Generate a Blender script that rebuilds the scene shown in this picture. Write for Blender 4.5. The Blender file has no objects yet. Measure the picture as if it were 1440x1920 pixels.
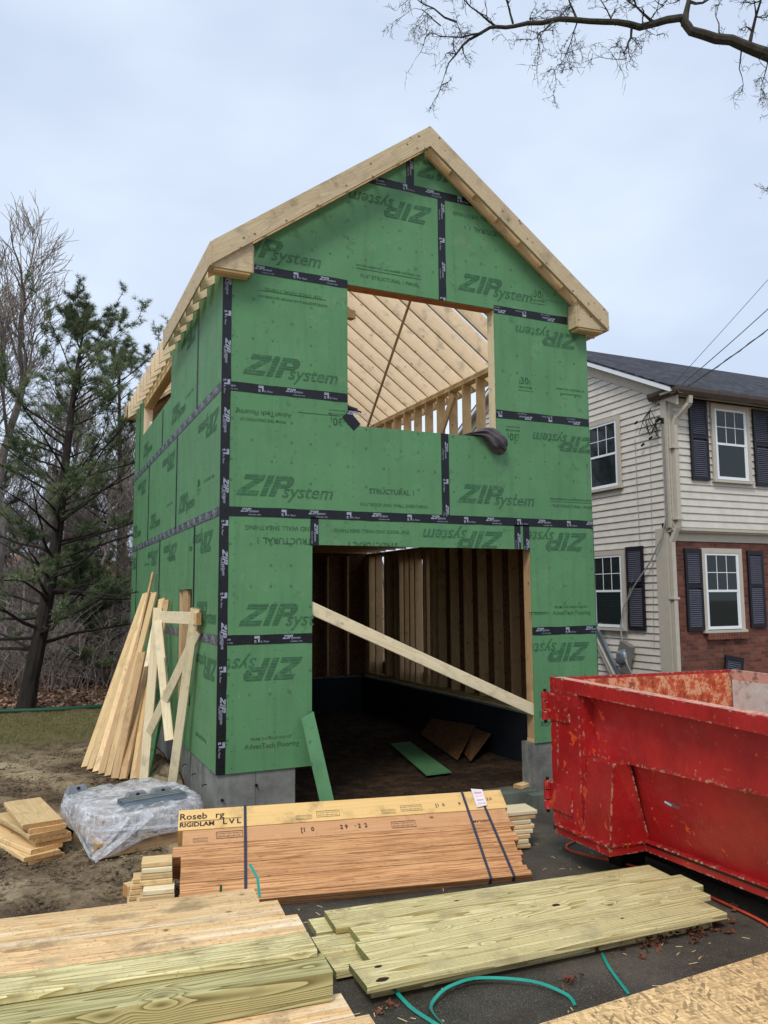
import bpy, bmesh, math, random
from mathutils import Vector, Matrix, noise as mnoise
random.seed(11)
F = 0.3048                      # the numbers below are feet, the scene is metres
S = bpy.context.scene
COL = S.collection
RAD = math.radians
# ------------------------------------------------------------------ camera
cam = bpy.data.objects.new('camera', bpy.data.cameras.new('camera'))
COL.objects.link(cam); S.camera = cam
cam.data.sensor_fit = 'VERTICAL'; cam.data.sensor_height = 24.0
cam.data.lens = 24.0*1478.05/1920; cam.data.clip_end = 3000; cam.data.clip_start = 0.05
R_ = Vector((0.9109272, -0.41250752, -0.00701308)); U_ = Vector((-0.03720391, -0.09906185, 0.99438555)); D_ = Vector((0.41088625, 0.90555193, 0.10558502))
CAM = Vector((-5.4313, -24.3169, 5.3337))
cam.matrix_world = Matrix(((R_.x, U_.x, -D_.x, CAM.x*F), (R_.y, U_.y, -D_.y, CAM.y*F), (R_.z, U_.z, -D_.z, CAM.z*F), (0, 0, 0, 1)))
# ------------------------------------------------------------------ world: overcast daylight
W = bpy.data.worlds.new('World'); S.world = W; W.use_nodes = True
SUN_EL, SUN_AZ = RAD(50), RAD(222)
wn = W.node_tree.nodes; wl = W.node_tree.links; wn.clear()
def wnode(t, **k):
    n = wn.new(t)
    for a, v in k.items(): setattr(n, a, v)
    return n
sky = wnode('ShaderNodeTexSky', sky_type='NISHITA', sun_disc=False, sun_elevation=SUN_EL, sun_rotation=SUN_AZ)
bsky = wnode('ShaderNodeBackground'); bsky.inputs[1].default_value = 0.09; wl.new(sky.outputs[0], bsky.inputs[0])
tc = wnode('ShaderNodeTexCoord'); mp = wnode('ShaderNodeMapping'); mp.inputs['Scale'].default_value = (1, 1, 2.2)
wl.new(tc.outputs['Generated'], mp.inputs[0])
nz = wnode('ShaderNodeTexNoise'); nz.inputs['Scale'].default_value = 1.9; nz.inputs['Detail'].default_value = 4; nz.inputs['Roughness'].default_value = .5
wl.new(mp.outputs[0], nz.inputs[0])
cr = wnode('ShaderNodeValToRGB'); cr.color_ramp.elements[0].position = .38; cr.color_ramp.elements[1].position = .62
cr.color_ramp.elements[0].color = (.54, .63, .78, 1); cr.color_ramp.elements[1].color = (.70, .79, .92, 1)
wl.new(nz.outputs[0], cr.inputs[0])
bcl = wnode('ShaderNodeBackground'); bcl.inputs[1].default_value = 1.0; wl.new(cr.outputs[0], bcl.inputs[0])
mx = wnode('ShaderNodeMixShader'); mx.inputs[0].default_value = .88
wl.new(bsky.outputs[0], mx.inputs[1]); wl.new(bcl.outputs[0], mx.inputs[2])
wo = wnode('ShaderNodeOutputWorld'); wl.new(mx.outputs[0], wo.inputs[0])
# ------------------------------------------------------------------ sun behind thin cloud
sl = bpy.data.lights.new('sun', 'SUN'); sl.energy = 1.5; sl.angle = RAD(16); sl.color = (1, .96, .9)
so = bpy.data.objects.new('sun', sl); COL.objects.link(so)
so.rotation_euler = (RAD(90)-SUN_EL, 0, RAD(180)-SUN_AZ)
S.view_settings.view_transform = 'Standard'; S.view_settings.look = 'None'; S.view_settings.gamma = 1
S.view_settings.use_curve_mapping = False; S.view_settings.exposure = 0.34
S.cycles.max_bounces = 8; S.cycles.diffuse_bounces = 2; S.cycles.transparent_max_bounces = 16

# ------------------------------------------------------------------ materials
def lin(c): return tuple(((v/255)/12.92 if v/255 <= .04045 else ((v/255+.055)/1.055)**2.4) for v in c)
class NT:
    def __init__(s, name):
        s.m = bpy.data.materials.new(name); s.m.use_nodes = True
        s.t = s.m.node_tree; s.t.nodes.clear()
        s.out = s.n('ShaderNodeOutputMaterial'); s.b = s.n('ShaderNodeBsdfPrincipled'); s.l(s.b.outputs[0], s.out.inputs[0])
    def n(s, t, **k):
        x = s.t.nodes.new(t)
        for a, v in k.items(): setattr(x, a, v)
        return x
    def l(s, a, b): s.t.links.new(a, b)
    def setv(s, inp, v):
        if isinstance(v, bpy.types.NodeSocket): s.l(v, inp)
        elif isinstance(v, (tuple, list)) and len(v) == 3 and inp.type == 'RGBA': inp.default_value = (*v, 1)
        else: inp.default_value = v
    def coord(s, kind='Object', scale=(1, 1, 1), rnd=True):
        t = s.n('ShaderNodeTexCoord'); m = s.n('ShaderNodeMapping'); m.inputs['Scale'].default_value = scale
        if rnd:
            oi = s.n('ShaderNodeObjectInfo'); mu = s.math('MULTIPLY', oi.outputs['Random'], 53.0)
            ad = s.n('ShaderNodeVectorMath', operation='ADD'); s.l(t.outputs[kind], ad.inputs[0])
            cb = s.n('ShaderNodeCombineXYZ'); s.l(mu, cb.inputs[0]); s.l(mu, cb.inputs[1]); s.l(mu, cb.inputs[2]); s.l(cb.outputs[0], ad.inputs[1])
            s.l(ad.outputs[0], m.inputs[0])
        else: s.l(t.outputs[kind], m.inputs[0])
        return m.outputs[0]
    def math(s, op, a, b=0.0, c=None, clamp=False):
        x = s.n('ShaderNodeMath', operation=op); x.use_clamp = clamp
        s.setv(x.inputs[0], a); s.setv(x.inputs[1], b)
        if c is not None: s.setv(x.inputs[2], c)
        return x.outputs[0]
    def noise(s, v, scale, detail=3, rough=.5, dist=0):
        x = s.n('ShaderNodeTexNoise'); s.l(v, x.inputs['Vector'])
        x.inputs['Scale'].default_value = scale; x.inputs['Detail'].default_value = detail; x.inputs['Roughness'].default_value = rough; x.inputs['Distortion'].default_value = dist
        return x.outputs[0]
    def voro(s, v, scale, feature='F1', out=0, rand=1.0):
        x = s.n('ShaderNodeTexVoronoi', feature=feature); s.l(v, x.inputs['Vector']); x.inputs['Scale'].default_value = scale; x.inputs['Randomness'].default_value = rand
        return x.outputs[out]
    def ramp(s, v, stops):
        x = s.n('ShaderNodeValToRGB'); s.l(v, x.inputs[0]); e = x.color_ramp.elements
        while len(e) < len(stops): e.new(.5)
        for q, (p, c) in zip(e, stops): q.position = p; q.color = (*(c if isinstance(c, tuple) else (c,)*3), 1)
        return x.outputs[0]
    def sstep(s, v, a, b):
        x = s.n('ShaderNodeMapRange'); x.interpolation_type = 'SMOOTHSTEP'; s.setv(x.inputs[0], v); x.inputs[1].default_value = a; x.inputs[2].default_value = b
        return x.outputs[0]
    def mix(s, f, a, b, bt='MIX'):
        x = s.n('ShaderNodeMix', data_type='RGBA', blend_type=bt); s.setv(x.inputs[0], f); s.setv(x.inputs[6], a); s.setv(x.inputs[7], b)
        return x.outputs[2]
    def bump(s, h, strength=.3, dist=.01):
        x = s.n('ShaderNodeBump'); s.l(h, x.inputs['Height']); x.inputs['Strength'].default_value = strength; x.inputs['Distance'].default_value = dist
        s.l(x.outputs[0], s.b.inputs['Normal'])
    def fin(s, col, rough=.7, spec=.3, metal=0):
        s.setv(s.b.inputs['Base Color'], col); s.setv(s.b.inputs['Roughness'], rough)
        s.b.inputs['Specular IOR Level'].default_value = spec; s.b.inputs['Metallic'].default_value = metal
        return s.m
def plain(name, c, rough=.6, spec=.3, metal=0, var=.15, nscale=9):
    t = NT(name); v = t.coord(); n = t.noise(v, nscale, 4, .6)
    c = lin(c); col = t.ramp(n, [(.3, tuple(x*(1-var) for x in c)), (.7, tuple(min(1, x*(1+var)) for x in c))])
    return t.fin(col, rough, spec, metal)
def wood(name, light, dark, ring=34, knots=1.0, vary=.16, dirt=0.0, rough=.72, contrast=.75, pink=None, dots=26, dsz=.085, ks=4.2):
    t = NT(name)
    v = t.coord(scale=(1, 1, 1))
    # knots bend the grain round them
    vk = t.n('ShaderNodeVectorMath', operation='MULTIPLY'); t.l(v, vk.inputs[0]); vk.inputs[1].default_value = (1.0, 1.5, 1.5)
    kd = t.voro(vk.outputs[0], ks)
    kn = t.math('MULTIPLY', t.sstep(kd, .30, .0), 1.0)
    vs = t.n('ShaderNodeVectorMath', operation='MULTIPLY'); t.l(v, vs.inputs[0]); vs.inputs[1].default_value = (.30, 6.0, 6.0)
    base = t.noise(vs.outputs[0], 1.0, 2, .45)
    base = t.math('ADD', base, t.math('MULTIPLY', kn, .16*knots))
    rings = t.math('FRACT', t.math('MULTIPLY', base, ring))
    rings = t.math('POWER', rings, 1.8)
    vf = t.n('ShaderNodeVectorMath', operation='MULTIPLY'); t.l(v, vf.inputs[0]); vf.inputs[1].default_value = (3, 130, 130)
    fine = t.noise(vf.outputs[0], 1.0, 3, .6)
    g = t.math('ADD', t.math('MULTIPLY', rings, contrast), t.math('MULTIPLY', fine, .5))
    lc, dc = lin(light), lin(dark)
    col = t.mix(t.math('MULTIPLY', g, .72, clamp=True), lc, dc)
    if pink:
        pf = t.sstep(t.noise(vs.outputs[0], .55, 2), .42, .62)
        col = t.mix(t.math('MULTIPLY', pf, .55), col, t.mix(t.math('MULTIPLY', g, .6), lin(pink), tuple(x*.6 for x in lin(pink))))
    if pink:
        w8 = t.n('ShaderNodeVectorMath', operation='MULTIPLY'); t.l(v, w8.inputs[0]); w8.inputs[1].default_value = (.22, 9, 3)
        col = t.mix(t.math('MULTIPLY', t.sstep(t.noise(w8.outputs[0], 1, 3, .5), .55, .66), .7), col, lin((252, 236, 204)))
        w9 = t.n('ShaderNodeVectorMath', operation='MULTIPLY'); t.l(v, w9.inputs[0]); w9.inputs[1].default_value = (1.5, 26, 26)
        col = t.mix(t.math('MULTIPLY', t.sstep(t.noise(w9.outputs[0], 1, 4, .7), .60, .68), .6), col, lin((150, 92, 58)))
    kk = t.sstep(kd, .075, .045) if knots else None
    if kk is not None:
        col = t.mix(t.math('MULTIPLY', kk, .8), col, tuple(x*.16 for x in dc))
        halo = t.math('MULTIPLY', t.sstep(kd, .14, .06), .4)
        col = t.mix(halo, col, tuple(x*.5 for x in dc))
    oi = t.n('ShaderNodeObjectInfo')
    br = t.math('ADD', t.math('MULTIPLY', oi.outputs['Random'], 2*vary), 1-vary)
    hs = t.n('ShaderNodeHueSaturation'); t.l(col, hs.inputs['Color']); t.l(br, hs.inputs['Value']); col = hs.outputs[0]
    # blotches and small nicks
    bl = t.noise(v, 5, 4, .6); col = t.mix(t.sstep(bl, .52, .78), col, tuple(x*.55 for x in lc))
    sp = t.voro(v, dots); col = t.mix(t.math('MULTIPLY', t.sstep(sp, dsz, dsz*.6), .75), col, tuple(x*.15 for x in dc))
    if dirt:
        dn = t.noise(v, 2.7, 6, .72); dm = t.math('MULTIPLY', t.sstep(dn, .50, .68), dirt)
        d2 = t.math('MULTIPLY', t.sstep(t.noise(v, 38, 4, .7), .56, .68), dirt*.9)
        col = t.mix(t.math('MAXIMUM', dm, d2), col, lin((118, 100, 74)))
    t.bump(g, .22, .004)
    return t.fin(col, rough, .25)
M = {}
M['spf'] = wood('spruce_lumber', (238, 208, 160), (205, 160, 105))
M['rafter'] = wood('rafter_lumber', (252, 232, 200), (236, 202, 158), knots=1, vary=.06)
M['rake'] = wood('rake_lumber', (214, 194, 158), (172, 148, 112), knots=1, vary=.05, dirt=.3, dots=10, dsz=.17)
M['end_grain'] = wood('end_grain', (206, 160, 104), (150, 104, 60), ring=20, knots=0)
M['end_green'] = wood('green_end_grain', (150, 150, 96), (96, 100, 60), ring=20, knots=0)
M['pale'] = wood('pale_lumber', (240, 226, 190), (214, 190, 145), knots=.6, vary=.08)
M['golden'] = wood('golden_lumber', (232, 204, 152), (196, 154, 100), knots=.8)
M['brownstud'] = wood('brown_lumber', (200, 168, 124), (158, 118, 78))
M['header'] = wood('header_lumber', (196, 134, 86), (150, 92, 54), knots=0)
M['treated'] = wood('treated_lumber', (244, 232, 176), (168, 148, 88), ring=22, contrast=1.3, vary=.07, dirt=.4, ks=2.9, knots=.6)
M['treated_face'] = wood('treated_timber', (206, 196, 140), (120, 110, 66), ring=24, contrast=1.3, vary=.05, ks=1.9, knots=.8)
M['fir'] = wood('fir_lumber', (252, 222, 168), (206, 152, 94), ring=26, vary=.12, dirt=.6, pink=(240, 198, 146), contrast=.95)
M['lvl_yellow'] = wood('lvl_yellow_face', (236, 198, 132), (210, 164, 102), ring=12, knots=0, vary=.02, contrast=.4)
M['lvl_orange'] = wood('lvl_orange_face', (216, 166, 120), (176, 122, 80), ring=20, knots=.8, vary=.02, contrast=.6)
def lvl_edge():
    t = NT('laminated_edge'); v = t.coord(); sx = t.n('ShaderNodeVectorMath', operation='MULTIPLY'); t.l(v, sx.inputs[0]); sx.inputs[1].default_value = (.5, 1, 1)
    w1 = t.n('ShaderNodeVectorMath', operation='MULTIPLY'); t.l(v, w1.inputs[0]); w1.inputs[1].default_value = (.9, 260, 260)
    n = t.noise(w1.outputs[0], 1, 2, .5)
    w2 = t.n('ShaderNodeVectorMath', operation='MULTIPLY'); t.l(v, w2.inputs[0]); w2.inputs[1].default_value = (3, 75, 75)
    n2 = t.noise(w2.outputs[0], 1, 3, .6); n3 = t.noise(v, 2.5, 3, .6)
    col = t.ramp(n, [(.33, lin((124, 80, 48))), (.42, lin((200, 146, 98))), (.6, lin((226, 174, 122)))])
    col = t.mix(t.math('MULTIPLY', t.sstep(n2, .48, .62), .6), col, lin((136, 84, 52)))
    col = t.mix(t.sstep(n3, .5, .8), col, lin((190, 134, 90)))
    w4 = t.n('ShaderNodeVectorMath', operation='MULTIPLY'); t.l(v, w4.inputs[0]); w4.inputs[1].default_value = (14, 160, 160)
    col = t.mix(t.math('MULTIPLY', t.sstep(t.noise(w4.outputs[0], 1, 2), .66, .72), .8), col, lin((70, 44, 30)))
    oi = t.n('ShaderNodeObjectInfo'); hs = t.n('ShaderNodeHueSaturation'); t.l(col, hs.inputs['Color']); t.l(t.math('ADD', t.math('MULTIPLY', oi.outputs['Random'], .2), .9), hs.inputs['Value'])
    t.bump(n, .4, .004); return t.fin(hs.outputs[0], .8, .2)
M['lvl_edge'] = lvl_edge()
def sheathing():
    t = NT('green_sheathing'); v = t.coord(rnd=False); vr = t.coord()
    c = lin((92, 141, 95))
    n = t.noise(vr, 3, 5, .6); col = t.ramp(n, [(.25, tuple(x*.86 for x in c)), (.75, tuple(x*1.1 for x in c))])
    # printed grid of small fastener marks
    sep = t.n('ShaderNodeSeparateXYZ'); t.l(v, sep.inputs[0])
    P = .66*F
    def ctr(o): return t.math('ABSOLUTE', t.math('SUBTRACT', t.math('FRACT', t.math('DIVIDE', t.math('ADD', o, 100*P), P)), .5))
    d = t.math('MAXIMUM', ctr(sep.outputs[0]), ctr(sep.outputs[2]))
    ring = t.math('MULTIPLY', t.math('LESS_THAN', d, .062), t.math('GREATER_THAN', d, .030))
    band = t.math('MULTIPLY', t.math('GREATER_THAN', sep.outputs[2], .62*F), t.math('LESS_THAN', sep.outputs[2], 3.1*F))
    pat = t.sstep(t.noise(vr, 4.2, 2), .44, .52)
    ring = t.math('MULTIPLY', t.math('MULTIPLY', ring, band), t.math('MULTIPLY', pat, .8))
    col = t.mix(ring, col, lin((40, 70, 48)))
    # nail heads along the studs
    PX, PZ = 1.333*F, .5*F
    dx = t.math('MULTIPLY', t.math('ABSOLUTE', t.math('SUBTRACT', t.math('FRACT', t.math('DIVIDE', t.math('ADD', sep.outputs[0], 100*PX+.2*F), PX)), .5)), PX)
    dz = t.math('MULTIPLY', t.math('ABSOLUTE', t.math('SUBTRACT', t.math('FRACT', t.math('DIVIDE', t.math('ADD', sep.outputs[2], 100*PZ+.1*F), PZ)), .5)), PZ)
    dd = t.math('ADD', t.math('MULTIPLY', dx, dx), t.math('MULTIPLY', dz, dz))
    col = t.mix(t.math('MULTIPLY', t.math('LESS_THAN', dd, .0065**2), .65), col, lin((30, 44, 34)))
    # smudges, scuffs
    col = t.mix(t.math('MULTIPLY', t.sstep(t.noise(vr, 6, 6, .75), .57, .70), .5), col, lin((52, 84, 60)))
    w = t.n('ShaderNodeVectorMath', operation='MULTIPLY'); t.l(vr, w.inputs[0]); w.inputs[1].default_value = (30, 30, 5)
    col = t.mix(t.math('MULTIPLY', t.sstep(t.noise(w.outputs[0], 1, 3, .6), .70, .76), .4), col, lin((150, 186, 152)))
    col = t.mix(t.math('MULTIPLY', t.math('LESS_THAN', t.voro(vr, 9), .05), .7), col, lin((38, 58, 42)))
    w5 = t.n('ShaderNodeVectorMath', operation='MULTIPLY'); t.l(vr, w5.inputs[0]); w5.inputs[1].default_value = (9, 9, .7)
    col = t.mix(t.math('MULTIPLY', t.sstep(t.noise(w5.outputs[0], 1, 4, .6), .48, .70), .28), col, lin((66, 104, 72)))
    col = t.mix(t.math('MULTIPLY', t.sstep(t.noise(vr, 3.1, 7, .8), .58, .66), .35), col, lin((128, 146, 116)))
    t.bump(t.math('ADD', t.noise(vr, 1.3, 2, .5), t.math('MULTIPLY', t.noise(vr, 120, 3, .6), .03)), .35, .03)
    return t.fin(col, t.math('ADD', t.math('MULTIPLY', t.noise(vr, 2.2, 4, .6), .5), .32), .35)
M['zip'] = sheathing()
def inkmat():
    t = NT('faded_green_ink'); v = t.coord(rnd=False); sep = t.n('ShaderNodeSeparateXYZ'); t.l(v, sep.inputs[0])
    s = t.math('FRACT', t.math('DIVIDE', t.math('ADD', sep.outputs[2], 50), .095*F)); st = t.math('LESS_THAN', s, .42)
    col = t.mix(t.math('MULTIPLY', st, .4), lin((60, 96, 68)), lin((82, 126, 88)))
    col = t.mix(t.math('MULTIPLY', t.sstep(t.noise(v, 14, 4, .7), .45, .7), .7), col, lin((84, 136, 94)))
    return t.fin(col, .7, .2)
M['ink'] = inkmat()
def facemat():
    t = NT('faded_lettering_ink'); v = t.coord(rnd=False)
    col = t.mix(t.math('MULTIPLY', t.sstep(t.noise(v, 18, 4, .7), .42, .72), .85), lin((54, 88, 62)), lin((88, 134, 94)))
    return t.fin(col, .7, .2)
M['ink2'] = facemat()
def tapemat():
    t = NT('black_flashing_tape'); v = t.coord(); n = t.noise(v, 14, 4, .6)
    col = t.ramp(n, [(.35, lin((8, 10, 14))), (.65, lin((19, 21, 30)))])
    t.bump(t.noise(v, 22, 3, .7, 1.2), .5, .006); return t.fin(col, .42, .4)
M['tape'] = tapemat()
def crinkle():
    t = NT('crinkled_flashing_tape'); v = t.coord(); n = t.noise(v, 16, 5, .7, 1.5)
    col = t.ramp(n, [(.4, lin((28, 30, 36))), (.62, lin((112, 118, 122)))])
    t.bump(t.noise(v, 26, 4, .7, 2), 1.0, .012); return t.fin(col, .38, .5)
M['tape2'] = crinkle()
M['white_ink'] = plain('white_print', (150, 156, 170), .5, var=.3, nscale=30)
M['black_ink'] = plain('black_stamp', (54, 40, 34), .7, var=.4, nscale=60)
M['stampred'] = plain('red_print', (214, 128, 128), .6)
M['paper'] = plain('white_paper', (232, 226, 228), .6)
def concrete(name, c=(128, 128, 122)):
    t = NT(name); v = t.coord(); n = t.noise(v, 2.2, 6, .65); c = lin(c)
    col = t.ramp(n, [(.3, tuple(x*.5 for x in c)), (.5, c), (.75, tuple(x*1.35 for x in c))])
    col = t.mix(t.math('MULTIPLY', t.sstep(t.noise(v, 11, 5, .7), .5, .7), .35), col, tuple(x*.5 for x in c))
    w = t.n('ShaderNodeVectorMath', operation='MULTIPLY'); t.l(v, w.inputs[0]); w.inputs[1].default_value = (9, 9, .9)
    col = t.mix(t.math('MULTIPLY', t.sstep(t.noise(w.outputs[0], 1, 4, .6), .5, .68), .4), col, tuple(x*1.5 for x in c))
    t.bump(t.noise(v, 40, 4, .7), .35, .006); return t.fin(col, .85, .25)
M['concrete'] = concrete('poured_concrete')
M['apron'] = concrete('wet_concrete', (96, 102, 92))
def osb(name, c=(226, 190, 136), s=1.0):
    t = NT(name); v = t.coord(); c = lin(c); fs = []; ds = []
    nn = t.n('ShaderNodeTexNoise'); t.l(v, nn.inputs['Vector']); nn.inputs['Scale'].default_value = 9
    for k, (ang, sx, sy) in enumerate(((12, 13, 75), (68, 15, 60), (-40, 12, 66), (100, 17, 80))):
        ro = t.n('ShaderNodeVectorRotate', rotation_type='Z_AXIS'); t.l(v, ro.inputs['Vector']); ro.inputs['Angle'].default_value = RAD(ang)
        w = t.n('ShaderNodeVectorMath', operation='MULTIPLY'); t.l(ro.outputs[0], w.inputs[0]); w.inputs[1].default_value = (sx*s, sy*s, 40)
        ad = t.n('ShaderNodeVectorMath', operation='ADD'); t.l(w.outputs[0], ad.inputs[0]); t.l(nn.outputs[1], ad.inputs[1])
        x = t.n('ShaderNodeTexVoronoi'); t.l(ad.outputs[0], x.inputs['Vector']); x.inputs['Scale'].default_value = 1.0
        sp = t.n('ShaderNodeSeparateColor'); t.l(x.outputs[1], sp.inputs[0]); fs.append(sp.outputs[0]); ds.append((x.outputs[0], sp.outputs[1]))
    f = fs[0]
    for k in (1, 2, 3): # the flake with the higher draw lies on top
        m = t.n('ShaderNodeMix', data_type='FLOAT'); t.l(t.math('GREATER_THAN', ds[k][1], .55), m.inputs[0]); t.l(f, m.inputs[2]); t.l(fs[k], m.inputs[3]); f = m.outputs[0]
    col = t.ramp(f, [(.02, tuple(k*.42 for k in c)), (.2, tuple(k*.75 for k in c)), (.55, c), (.95, tuple(min(1, k*1.3) for k in c))])
    col = t.mix(t.math('MULTIPLY', t.sstep(ds[0][0], .5, .8), .4), col, tuple(k*.3 for k in c))
    t.bump(f, .3, .003); return t.fin(col, .75, .25)
M['osb'] = osb('strand_board'); M['osbdark'] = osb('wet_strand_board', (112, 80, 52)); M['tar'] = plain('black_damp_proofing', (30, 34, 40), .6, var=.3, nscale=3)  # interior board and inner wall colours darkened to carry the garage shade
def asphalt():
    t = NT('wet_asphalt'); v = t.coord('Object', rnd=False); n = t.noise(v, .8, 6, .65); g = t.noise(v, 160, 2, .6)
    col = t.ramp(n, [(.32, lin((44, 44, 40))), (.5, lin((72, 68, 60))), (.7, lin((104, 94, 80)))])
    col = t.mix(t.sstep(g, .56, .70), col, lin((140, 130, 114)))
    col = t.mix(t.math('MULTIPLY', t.sstep(t.noise(v, 5, 6, .75), .54, .66), .5), col, lin((62, 50, 40)))
    t.l(t.sstep(n, .35, .62), t.b.inputs['Roughness'])
    rr = t.math('ADD', t.math('MULTIPLY', t.sstep(n, .32, .6), .4), .42)
    col = t.mix(t.math('MULTIPLY', t.math('LESS_THAN', t.voro(v, 42), .12), .7), col, lin((150, 138, 118)))
    t.bump(t.noise(v, 90, 4, .75), .7, .008); return t.fin(col, rr, .4)
M['asphalt'] = asphalt()
def groundmat():
    t = NT('dirt_grass_leaf_ground'); v = t.coord('Object', rnd=False); sep = t.n('ShaderNodeSeparateXYZ'); t.l(v, sep.inputs[0])
    n1 = t.noise(v, 1.1, 6, .7); n2 = t.noise(v, 7, 6, .7); n3 = t.noise(v, 40, 4, .7)
    dirt = t.ramp(n1, [(.34, lin((92, 76, 60))), (.5, lin((142, 122, 96))), (.64, lin((190, 172, 138)))])
    dirt = t.mix(t.math('MULTIPLY', t.sstep(n2, .49, .6), .75), dirt, lin((66, 54, 42)))
    dirt = t.mix(t.math('MULTIPLY', t.sstep(n3, .55, .68), .6), dirt, lin((178, 160, 126)))
    inside = t.mix(t.sstep(n2, .4, .7), lin((56, 44, 34)), lin((92, 72, 54)))  # garage floor soil, interior shade put into its darker colour
    grass = t.mix(t.sstep(n2, .4, .62), lin((98, 98, 58)), lin((128, 112, 80)))
    leaf = t.mix(t.sstep(n3, .42, .6), lin((86, 62, 46)), lin((150, 118, 92)))
    yy = t.math('ADD', sep.outputs[1], t.math('MULTIPLY', t.math('SUBTRACT', n1, .5), 3.0))
    gm = t.sstep(yy, 12.0*F, 17*F); lm = t.sstep(t.math('ADD', sep.outputs[1], t.math('MULTIPLY', n2, .6)), 24.3*F+.25, 25.3*F+.25)
    col = t.mix(gm, dirt, grass); col = t.mix(lm, col, leaf)
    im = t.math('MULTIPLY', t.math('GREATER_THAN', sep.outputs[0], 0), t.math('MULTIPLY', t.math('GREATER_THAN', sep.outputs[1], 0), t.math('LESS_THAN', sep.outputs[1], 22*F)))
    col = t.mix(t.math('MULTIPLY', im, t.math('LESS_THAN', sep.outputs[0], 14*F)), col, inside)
    hh = t.math('ADD', t.math('MULTIPLY', n2, .7), t.math('MULTIPLY', n3, .3))
    t.bump(hh, 1.0, .09); return t.fin(col, .95, .15)
M['ground'] = groundmat()
def red():
    t = NT('red_chipped_paint'); v = t.coord(rnd=False); n = t.noise(v, 2.0, 5, .6)
    col = t.ramp(n, [(.3, lin((142, 18, 20))), (.7, lin((188, 36, 38)))])
    sep = t.n('ShaderNodeSeparateXYZ'); t.l(v, sep.inputs[0])
    a = t.noise(v, 9, 6, .62, .1); near = t.sstep(sep.outputs[1], -3.2*F, -1.0*F)
    thr = t.math('ADD', a, t.math('MULTIPLY', near, .07)); col = t.mix(t.math('MULTIPLY', t.sstep(thr, .672, .688), .9), col, lin((222, 84, 34)))
    w = t.n('ShaderNodeVectorMath', operation='MULTIPLY'); t.l(v, w.inputs[0]); w.inputs[1].default_value = (26, 26, 4)
    sc = t.math('MULTIPLY', t.sstep(t.noise(w.outputs[0], 1, 4, .7), .66, .72), t.sstep(t.noise(v, 2.2, 2), .48, .62))
    col = t.mix(t.math('MULTIPLY', sc, .75), col, lin((222, 96, 50)))
    ch = t.math('MULTIPLY', t.sstep(t.noise(v, 24, 4, .7), .68, .71), .9); col = t.mix(ch, col, lin((206, 184, 168)))
    geo = t.n('ShaderNodeNewGeometry'); bev = t.n('ShaderNodeBevel'); bev.inputs[0].default_value = .025; dt = t.n('ShaderNodeVectorMath', operation='DOT_PRODUCT'); t.l(geo.outputs['Normal'], dt.inputs[0]); t.l(bev.outputs[0], dt.inputs[1])
    edge = t.math('MULTIPLY', t.math('LESS_THAN', dt.outputs['Value'], .93), t.sstep(t.noise(v, 11, 5, .7), .46, .56)); col = t.mix(edge, col, t.mix(t.sstep(t.noise(v, 30, 2), .45, .6), lin((80, 40, 28)), lin((214, 178, 150))))
    col = t.mix(t.math('MULTIPLY', t.sstep(t.noise(v, 4.0, 6, .75), .60, .72), .55), col, lin((84, 20, 16)))
    w6 = t.n('ShaderNodeVectorMath', operation='MULTIPLY'); t.l(v, w6.inputs[0]); w6.inputs[1].default_value = (3, 3, 34)
    sc2 = t.math('MULTIPLY', t.sstep(t.noise(w6.outputs[0], 1, 5, .7), .62, .70), t.sstep(t.noise(v, 1.6, 3), .50, .60)); col = t.mix(t.math('MULTIPLY', sc2, .6), col, lin((206, 104, 70)))
    col = t.mix(t.math('MULTIPLY', t.sstep(t.noise(v, 2.6, 7, .8), .5, .68), .4), col, lin((176, 66, 62)))
    t.bump(t.math('ADD', t.noise(v, 1.6, 3, .5), t.math('MULTIPLY', t.noise(v, 9, 4, .6), .12)), .5, .06)
    return t.fin(col, t.math('ADD', t.math('MULTIPLY', t.noise(v, 3, 5, .7), .5), .2), .45)
M['red'] = red()
def rust(name, cols):
    t = NT(name); v = t.coord(rnd=False); n = t.noise(v, 7, 8, .78, .15)
    col = t.ramp(n, [(p, lin(c)) for p, c in cols]); t.bump(n, .4, .01); return t.fin(col, .7, .3)
M['inner'] = rust('scraped_orange_steel', [(.34, (70, 44, 32)), (.42, (168, 74, 44)), (.5, (206, 96, 60)), (.56, (228, 176, 136)), (.62, (180, 84, 52)), (.7, (96, 60, 40))])
M['white_scraped'] = rust('scraped_white_steel', [(.35, (150, 88, 66)), (.45, (206, 196, 184)), (.7, (226, 220, 208))])
M['rimedge'] = rust('chipped_rim_edge', [(.35, (190, 60, 50)), (.5, (222, 170, 150)), (.62, (120, 70, 50)), (.75, (190, 40, 40))])
M['black_steel'] = plain('black_greasy_steel', (24, 20, 20), .5)
M['siding'] = plain('cream_clapboard', (206, 199, 187), .6, var=.09, nscale=5)
M['trim'] = plain('taupe_trim', (186, 178, 162), .6, var=.06)
M['vinyl'] = plain('white_window_vinyl', (228, 232, 234), .4, var=.03)
M['gutter'] = plain('brown_gutter', (86, 74, 67), .35)
M['shutter'] = plain('navy_black_shutter', (26, 26, 34), .45)
M['blind'] = plain('window_blind', (150, 160, 156), .6)
M['dark'] = plain('dark_room', (20, 24, 26), .9)
M['pipe'] = plain('grey_conduit', (140, 138, 132), .4, metal=.4)
M['cable'] = plain('black_cable', (22, 22, 24), .5)
M['greycable'] = plain('grey_cable', (150, 148, 142), .5)
M['galv'] = plain('galvanised_steel', (156, 172, 184), .35, metal=.75)
M['grayplastic'] = plain('grey_cap', (128, 132, 136), .5)
M['teal'] = plain('teal_strapping', (30, 150, 130), .35, .5)
M['greenstrap'] = plain('dark_green_strapping', (34, 92, 56), .35, .5)
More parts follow.
